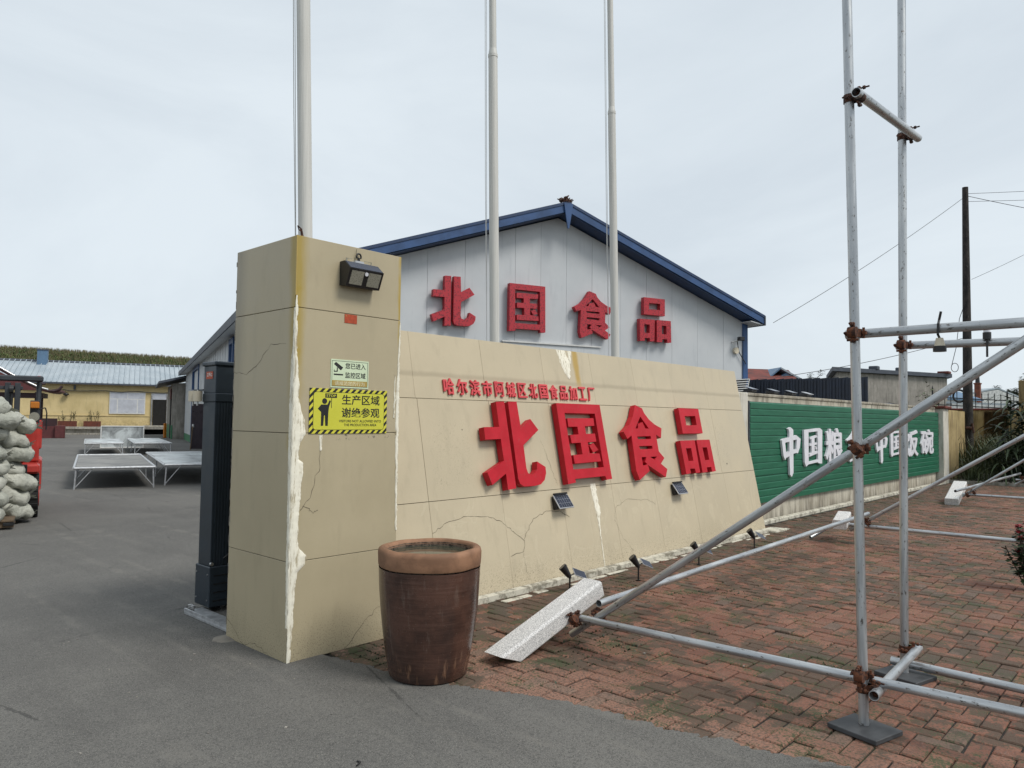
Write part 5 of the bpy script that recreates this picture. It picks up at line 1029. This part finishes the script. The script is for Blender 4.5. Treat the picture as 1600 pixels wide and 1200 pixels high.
for i, x in enumerate((8.44, 9.26, 10.0, 10.69)):
    t_ = thing('coping_lamp', (x, .85, 2.0), 'small black solar lamp on the coping of the green wall, %s from the left' % ('first', 'second', 'third', 'fourth')[i], 'lamp', 'small solar lamps on top of the slogan wall')
    MB().box((x, .84, 2.045), (.20, .14, .05), None, .008).build('housing', 'black', t_)
    MB().box((x + (.04 if i == 3 else 0), .82, 2.078), (.22, .15, .012), (Vector((1, 0, 0)), Vector((0, .95, .3)).normalized(), Vector((0, -.3, .95)).normalized()), .003).build('solar_panel', 'solar' if i < 3 else 'silver', t_)
# end column of the wall
ec = thing('wall_column', (19.85, .72, 0), 'pale square masonry column at the right end of the green boarded wall', 'column')
MB().bb((19.46, .58, -.05), (20.0, 1.05, 1.97), .012).build('shaft', 'stained_white', ec); MB().bb((19.40, .52, 1.97), (20.12, 1.1, 2.04), .012).build('cap', 'rusty_roof', ec)
MB().bb((20.0, .60, -.05), (21.2, 1.04, 1.94), .01).build('side_return', 'stained_yellow', ec)
# yellow boundary wall at the back
yw = thing('boundary_wall', (25.2, -4, 0), 'weathered yellow boundary wall behind the bushes at the right', 'wall')
MB().bb((25.0, -14, -.05), (25.25, 3.4, 2.02)).build('wall_body', 'stained_yellow', yw); MB().bb((24.95, -14, 2.02), (25.3, 3.4, 2.08), .01).build('coping', 'rusty_roof', yw)
MB().bb((21.2, .95, -.05), (25.0, 1.15, 1.96)).build('wall_return', 'stained_yellow', yw)
MB().bb((24.9, -.95, -.05), (25.5, -.30, 2.95), .02).build('pier', 'stained_yellow', yw)
v_ = MB()
for _ in range(420):
    y = random.uniform(-.02, .62); z = 2.0 - random.random() ** 1.3 * .1; L = random.uniform(.5, 1.15); v_.quad((24.93 - random.uniform(0, .06), y, z), (24.93, y + .02, z), (24.92, y + random.gauss(0, .04), z - L))
tag(v_.build('creeper', 'dry'), 'dry brown creeper hanging down the yellow boundary wall', 'creeper')
# spiked iron fence on top
fn = thing('iron_fence', (27, 1.2, 2.0), 'black spiked iron fence rising above the yellow boundary wall', 'fence')
fa, fb = Vector((27.2, 2.6, 0)), Vector((28.4, -.6, 0))
for z in (2.15, 2.42): MB().tube(fa + Z * (z + .12), fb + Z * (z - .08), .02, 6).build('rail', 'black', fn)
for k in range(19):
    p = fa.lerp(fb, k / 18); zt_ = 2.72 - .25 * k / 18 + (.14 if k % 6 == 0 else 0); MB().tube(p + Z * 2.0, p + Z * zt_, .014 if k % 6 else .03, 5).tube(p + Z * zt_, p + Z * (zt_ + .1), .024, 5, .002).build('spike', 'black', fn)

# ------------------------------------------------------------------ BACKGROUND right
df = thing('dark_sheet_fence', (17.5, 3.5, 0), 'dark navy corrugated sheet fence behind the green boarded wall', 'fence')
a_, b_ = Vector((17.2, 5.6, 0)), Vector((17.62, 1.88, 0)); d_ = (b_ - a_); dn = Vector((-.99, -.11, 0))
nsh = 16
for k in range(nsh):
    p, q = a_ + d_ * k / nsh, a_ + d_ * (k + .985) / nsh; m_ = MB().prism([p, q, q + Z * 2.76, p + Z * 2.74], dn * .02)
    for r_ in (.12, .5, .88): c_ = p.lerp(q, r_); m_.box(c_ + dn * .035 + Z * 1.37, (.05, .03, 2.7), (d_.normalized(), dn, Z))
    m_.build('sheet', 'navy_sheet', df)
gbd = thing('grey_building', (35, 7, 0), 'low grey rendered building with a thin dark flat roof behind the green wall', 'building')
p, q = Vector((31.6, 7.42, 0)), Vector((38.3, 4.5, 0)); nn = Vector((.93, .37, 0))
MB().prism([p, q, q + Z * 3.82, p + Z * 3.86], nn * 6).build('wall', 'grey_render', gbd); e_ = (q - p).normalized()
MB().prism([p - e_ * .3 - nn * .25 + Z * 3.88, q + e_ * .3 - nn * .25 + Z * 3.84, q + e_ * .3 - nn * .25 + Z * 4.02, p - e_ * .3 - nn * .25 + Z * 4.06], nn * 6.5).build('roof_slab', 'gutter', gbd)
for t_ in (.32, .56): MB().box(p.lerp(q, t_) + Z * 4.12, (.35, .4, .18), None, .03).build('roof_block', 'gutter', gbd)
MB().box(q - e_ * .2 + Z * 4.08, (.5, .5, .12), None, .02).build('roof_block', 'rusty_roof', gbd)
mb = MB()
for _ in range(60):
    c_ = Vector((19.5, 1.6, 1.2)) + Vector((random.uniform(-2, 1.5), random.uniform(0, 1.2), random.gauss(.9, .18))); mb.box(c_ - Z * .3, (random.uniform(.2, .6), random.uniform(.1, .4), random.uniform(.04, .1)), (Vector((cos(c_.x), sin(c_.x), .2)).normalized(), Vector((-sin(c_.x), cos(c_.x), 0)), Z))
tag(mb.build('roofing_scraps', 'gutter'), 'heap of dark broken roofing scraps behind the green wall', 'scrap', kind='stuff')
rh = thing('rusty_roof_house', (37, 13, 0), 'distant house with a faded red rusted roof beside the warehouse corner', 'house')
MB().prism([(35.2, 13.8, 0), (37.4, 11.4, 0), (37.4, 11.4, 3.7), (35.2, 13.8, 3.75)], (4, 4, 0)).build('wall', 'grey_render', rh); MB().prism([(34.9, 13.9, 3.55), (37.4, 11.2, 3.55), (40.9, 13.4, 4.62), (38.8, 16.2, 4.72)], (0, 0, .08)).build('roof', 'rusty_roof', rh)
bh = thing('blue_roof_house', (39, 13, 0), 'distant house with a blue gabled roof right of the rusty roof', 'house')
MB().prism([(38.3, 13.6, 0), (39.9, 11.6, 0), (39.9, 11.6, 3.6), (39.05, 12.75, 4.4), (38.3, 13.6, 3.8)], (3, 3, 0)).build('wall', 'blue_roof', bh)
MB().prism([(38.0, 13.75, 3.7), (38.75, 12.95, 4.62), (38.75, 12.95, 4.72), (38.0, 13.75, 3.8)], (3, 3, 0)).build('roof_slope', 'blue_roof', bh); MB().prism([(38.75, 12.95, 4.62), (40.0, 11.3, 3.45), (40.0, 11.3, 3.57), (38.75, 12.95, 4.72)], (3, 3, 0)).build('roof_slope', 'roof', bh)
b2 = thing('blue_roof_shed', (43, 5, 0), 'small pale blue roofed shed just right of the utility pole', 'shed')
MB().prism([(41.6, 6.2, 0), (43.9, 4.3, 0), (43.9, 4.3, 2.9), (41.6, 6.2, 2.9)], (3, 3, 0)).build('wall', 'white_wall', b2); MB().prism([(41.3, 6.4, 2.9), (44.1, 4.0, 2.85), (45.6, 6.6, 3.75), (43.6, 8.2, 3.8)], (0, 0, .08)).build('roof', 'blue_roof', b2)
ck = thing('brick_chimney', (49.9, 5.33, 0), 'small red brick chimney standing right of the utility pole', 'chimney'); MB().box((49.9, 5.33, 3.2), (.34, .3, 1.7), None).build('stack', 'brickwork', ck); MB().box((49.9, 5.33, 4.08), (.42, .38, .08), None, .01).build('ledge', 'brickwork', ck); MB().tube((49.9, 5.33, 4.1), (49.9, 5.33, 4.75), .13, 10, .09).build('flue', 'black', ck); MB().box((50.5, 5.9, 1.2), (3, 3, 2.4), None).build('house_base', 'white_wall', ck)
wh2 = thing('white_house', (68.6, 7.2, 0), 'distant low white gabled building behind the spiked fence', 'house')
MB().prism([(66.9, 9.2, 0), (70.0, 5.7, 0), (70.0, 5.7, 3.6), (68.6, 7.3, 4.45), (66.9, 9.2, 4.0)], (8, 8, 0)).build('wall', 'white_wall', wh2)
MB().prism([(66.7, 9.4, 3.95), (68.6, 7.3, 4.5), (68.6, 7.3, 4.62), (66.7, 9.4, 4.07)], (8, 8, 0)).build('roof_slope', 'roof', wh2); MB().prism([(68.6, 7.3, 4.5), (70.2, 5.5, 3.55), (70.2, 5.5, 3.67), (68.6, 7.3, 4.62)], (8, 8, 0)).build('roof_slope', 'roof', wh2)
wt = thing('white_hut', (34, 1.2, 0), 'white flat topped hut seen through the spiked iron fence', 'hut'); MB().prism([(33.0, 3.2, 0), (34.9, -.3, 0), (34.9, -.3, 2.3), (33.0, 3.2, 2.45)], (2, .4, 0)).build('wall', 'white_wall', wt)
MB().prism([(32.9, 3.4, 2.45), (35.0, -.5, 2.3), (35.0, -.5, 2.38), (32.9, 3.4, 2.53)], (2.3, .5, 0)).build('roof', 'roof', wt)

def tree(name, base, h, crown, n_, label, mat='leaf_dark', leaf=.3):
    t_ = thing(name, base, label, 'tree'); base = Vector(base); c0 = base + Z * (h - crown[2] * .9)
    tk = MB().tube(base, c0, h * .03, 8, h * .018); cl = []
    for _ in range(12):
        v = Vector((random.gauss(0, .45) * crown[0], random.gauss(0, .45) * crown[1], random.gauss(.1, .42) * crown[2])); cl.append((c0 + v, random.uniform(.25, .45) * min(crown[0], crown[2]))); tk.tube(c0 - Z * random.uniform(0, 1) * crown[2] * .4, c0 + v, h * .008, 5, h * .003)
    tk.build('trunk', 'bark', t_); m_ = MB()
    for _ in range(n_):
        c_, r_ = random.choice(cl); v = Vector([random.gauss(0, 1) for _ in range(3)]).normalized() * r_ * random.uniform(.5, 1.1); rleaf(m_, c_ + v, random.uniform(.6, 1.2) * leaf)
    m_.build('crown', mat, t_)
tree('broadleaf_tree', (84.0, 6.3, 0), 6.6, (3.2, 3.2, 1.9), 2600, 'dark green round tree at the right edge beyond the white building', leaf=.4)
tree('broadleaf_tree', (58.0, 18.6, 0), 5.4, (1.3, 1.3, .8), 700, 'small distant treetop just above the dark sheet fence', leaf=.22)
tree('broadleaf_tree', (90.0, 11.5, 0), 5.6, (5.5, 5.5, 1.0), 1500, 'low dark tree line left of the white gabled building', leaf=.4)

# utility pole and wires
up = thing('utility_pole', (25.5, 1.15, 0), 'tall dark weathered timber utility pole at the right', 'utility pole')
UPx, UPy = 24.0, .88
up.location = (UPx, UPy, 0)
MB().tube((UPx, UPy + .02, -.1), (UPx, UPy - .02, 9.05), .155, 20, .085).build('shaft', 'timber', up)
MB().tube((UPx - .13, UPy - .12, 1.45), (UPx - .13, UPy + .05, 1.45), .05, 8).tube((UPx - .13, UPy - .16, 1.3), (UPx - .10, UPy - .12, 1.6), .03, 6).build('bracket', 'rust_dark', up)
MB().path([Vector((UPx - .05 + 0, UPy + .23 + .17 * cos(a), 2.45 + .19 * sin(a))) for a in [k * pi / 7 for k in range(15)]], .03, 8).build('cable_coil', 'black', up)
MB().path([Vector((UPx - .05, UPy + .34 + .10 * cos(a), 3.35 + .14 * sin(a))) for a in [k * pi / 6 for k in range(13)]] + [Vector((UPx, UPy + .3, 4)), Vector((UPx, UPy + .2, 4.9)), Vector((UPx, UPy + .1, 5.2))], .010, 5).build('drop_wire', 'wire', up)
def wire(p0, p1, sag, r, label, n_=20):
    p0, p1 = Vector(p0), Vector(p1); pts = [p0.lerp(p1, k / n_) - Z * sag * 4 * (k / n_) * (1 - k / n_) for k in range(n_ + 1)]; tag(MB().path(pts, r, 5).build('overhead_wire', 'wire'), label, 'wire', 'overhead wires')
wire((16.85, 4.05, 4.25), (UPx, UPy, 8.75), .12, .008, 'thin wire from the warehouse eave up to the timber pole')
wire((19.0, 4.9, 2.9), (UPx, UPy, 4.3), .12, .009, 'low wire running from behind the dark fence to the timber pole')
wire((UPx, UPy, 8.85), (32, -12, 9.2), .1, .007, 'upper of the wires leaving the timber pole top to the right')
wire((UPx, UPy, 8.6), (32, -12, 8.7), .1, .007, 'middle of the wires leaving the timber pole top to the right')
wire((UPx, UPy, 8.8), (24.5, -3.2, 7.2), .05, .009, 'steep wire falling rightward from the timber pole top')
wire((UPx, UPy - .15, 6.1), (27, -3, 8.7), .1, .006, 'thin wire rising rightward from mid height of the timber pole')

# vegetation in the soil bed
def blade(mb, b_, h, w_, lean): 
    a = random.uniform(0, 2 * pi); d_ = Vector((cos(a), sin(a), 0)); u = Vector((-d_.y, d_.x, 0)) * w_; m_ = b_ + d_ * lean * .35 + Z * h * .65; e_ = b_ + d_ * lean + Z * h * random.uniform(.7, 1); mb.add([b_ - u, b_ + u, m_ + u * .8, m_ - u * .8, e_], [(0, 1, 2, 3), (3, 2, 4)])
def clump(x, y, rx, ry, n_, h, w_, lean, mat, name, label, cat):
    mb = MB()
    for _ in range(n_): 
        px, py = x + random.gauss(0, rx * .5), y + random.gauss(0, ry * .5); blade(mb, Vector((px, py, .05 + .04 * (px - 20))), h * random.uniform(.5, 1.1), w_, lean * random.uniform(.3, 1.2))
    return tag(mb.build(name, mat), label, cat)
tag(clump(23.4, -1.0, 1.5, 1.5, 5200, 1.25, .012, .45, 'grass', 'tall_grass', 'thick tall grass growing below the yellow boundary wall', 'grass'), kind='stuff')
tag(clump(22.8, -1.6, 1.6, 1.8, 2600, .8, .02, .4, 'leaf_dark', 'undergrowth', 'dark weedy undergrowth filling the bed at the right', 'weeds'), kind='stuff')
tag(clump(21.6, .1, 1.4, .5, 900, .5, .01, .3, 'grass', 'weeds', 'thin weeds at the foot of the wall by the timber pole', 'weeds'), kind='stuff')
def cane(x, y, h, label):
    y += .22; t_ = thing('reed_plant', (x, y, .1), label, 'plant', 'broad leaved reeds at the right edge'); s_ = MB().tube((x, y, .05), (x, y, h), .02, 6, .01); m_ = MB(); b_ = Vector((x, y, 0))
    for k in range(44):
        z = h * (.2 + .8 * k / 44); a = random.uniform(0, 2 * pi); d_ = Vector((cos(a), sin(a), 0)); L = random.uniform(.6, 1.05); u = Vector((-d_.y, d_.x, 0)) * .042; p = b_ + Z * z; vs = []
        for q in range(6): t = q / 5; vs += [p + d_ * L * t + Z * (L * .55 * t - L * .75 * t * t) - u * (1 - t ** 2), p + d_ * L * t + Z * (L * .55 * t - L * .75 * t * t) + u * (1 - t ** 2)]
        m_.add(vs, [(2 * q, 2 * q + 1, 2 * q + 3, 2 * q + 2) for q in range(5)])
    s_.build('stem', 'leaf_dark', t_); m_.build('foliage', 'leaf_dark', t_)
for i, (x, y, h) in enumerate(((20.6, -.95, 2.3), (20.9, -1.35, 2.6), (21.3, -1.1, 2.1), (20.5, -1.75, 2.4), (21.4, -1.9, 2.7), (21.0, -.70, 1.5), (20.8, -1.1, 1.9), (21.5, -1.35, 2.2))): cane(x, y, h, ('front left reed plant, arching leaves low over the grass', 'tall reed plant second from the left at the right edge', 'shorter reed plant behind the front ones', 'reed plant cut by the right edge of the picture', 'tallest reed plant at the far right edge', 'lowest reed plant with leaves near the wall', 'middle reed plant crowded between the tall ones', 'reed plant farthest back against the yellow wall')[i])
rsb = thing('rose_bush', (5.95, -3.02, 0), 'small rose bush with dark red blooms at the right edge of the paving', 'rose bush'); m_, s_, f_ = MB(), MB(), MB()
for k in range(9):
    b_ = Vector((5.99, -3.02, 0)); t_ = b_ + Vector((random.gauss(-.04, .12), random.gauss(.05, .12), random.uniform(.35, .72))); s_.tube(b_, t_, .005, 5)
    for q in range(60): rleaf(m_, b_.lerp(t_, random.uniform(.25, .95)) + Vector([random.gauss(0, .025) for _ in range(3)]), random.uniform(.04, .075), wd=.42)
    if k < 6:
        for q in range(14): rleaf(f_, t_, .045, wd=.5)
s_.build('stems', 'bark', rsb); m_.build('foliage', 'leaf_dark', rsb); f_.build('blooms', 'rose', rsb)
cw = thing('coping_weed', (19.4, .85, 2.0), 'small green weed sprouting on top of the wall by the end column', 'weed'); m_ = MB()
for _ in range(160): rleaf(m_, Vector((19.1 + random.gauss(0, .14), .85 + random.gauss(0, .1), 2.02 + abs(random.gauss(0, .2)))), .11)
m_.build('foliage', 'leaf', cw)
mb = MB()
for _ in range(420):
    x, y = random.uniform(20.2, 24), random.uniform(-4, .5); s = random.uniform(.02, .085); mb.box((x, y, .06 + .04 * (x - 20) + .09 * noise.noise(Vector((x * 1.5, y * 1.5, 0)))), (s * 1.4, s, s * .7), (Vector((cos(x * 9), sin(x * 9), .2)).normalized(), Vector((-sin(x * 9), cos(x * 9), 0)), Z), s * .15)
tag(mb.build('rubble', 'rubble'), 'scattered pale stones and rubble on the soil below the bushes', 'rubble', kind='stuff')
tag(MB().box((21.0, -.1, .14), (.35, .3, .2), (Vector((.8, .6, 0)), Vector((-.6, .8, 0)), Z), .05).build('boulder', 'rubble'), 'largest grey stone among the rubble near the wall foot', 'stone')
# litter on the ground
lt = MB()
for _ in range(46):
    x, y = random.choice([(random.uniform(-1.8, .3), random.uniform(-3.0, 1.5)), (random.uniform(1.1, 8), random.uniform(-3, 0))]); s = random.uniform(.004, .011); lt.box((x, y, .008), (s * 1.6, s, s * .5), (Vector((cos(x * 30), sin(x * 30), 0)), Vector((-sin(x * 30), cos(x * 30), 0)), Z))
tag(lt.build('grit', 'rubble'), 'tiny pale stones scattered on the asphalt and bricks', 'grit', kind='stuff')
tw_ = MB()
for x, y, a in ((-.50, -1.45, .3), (-.72, -2.1, 1.2), (-.35, -2.25, .1), (-2.0, -1.7, .8)): tw_.path([Vector((x, y, .010)), Vector((x + .03 * cos(a), y + .03 * sin(a), .014)), Vector((x + .05 * cos(a + .6), y + .05 * sin(a + .6), .009))], .0035, 5)
tag(tw_.build('twigs', 'black'), 'few small dark twigs lying on the asphalt before the pillar', 'twigs', kind='stuff')
wb = tag(MB().bb((.80, -.24, 0), (.96, -.02, .085), .01).build('stone_offcut', 'white_frame'), 'white stone offcut between the jar and the tan pillar', 'stone')
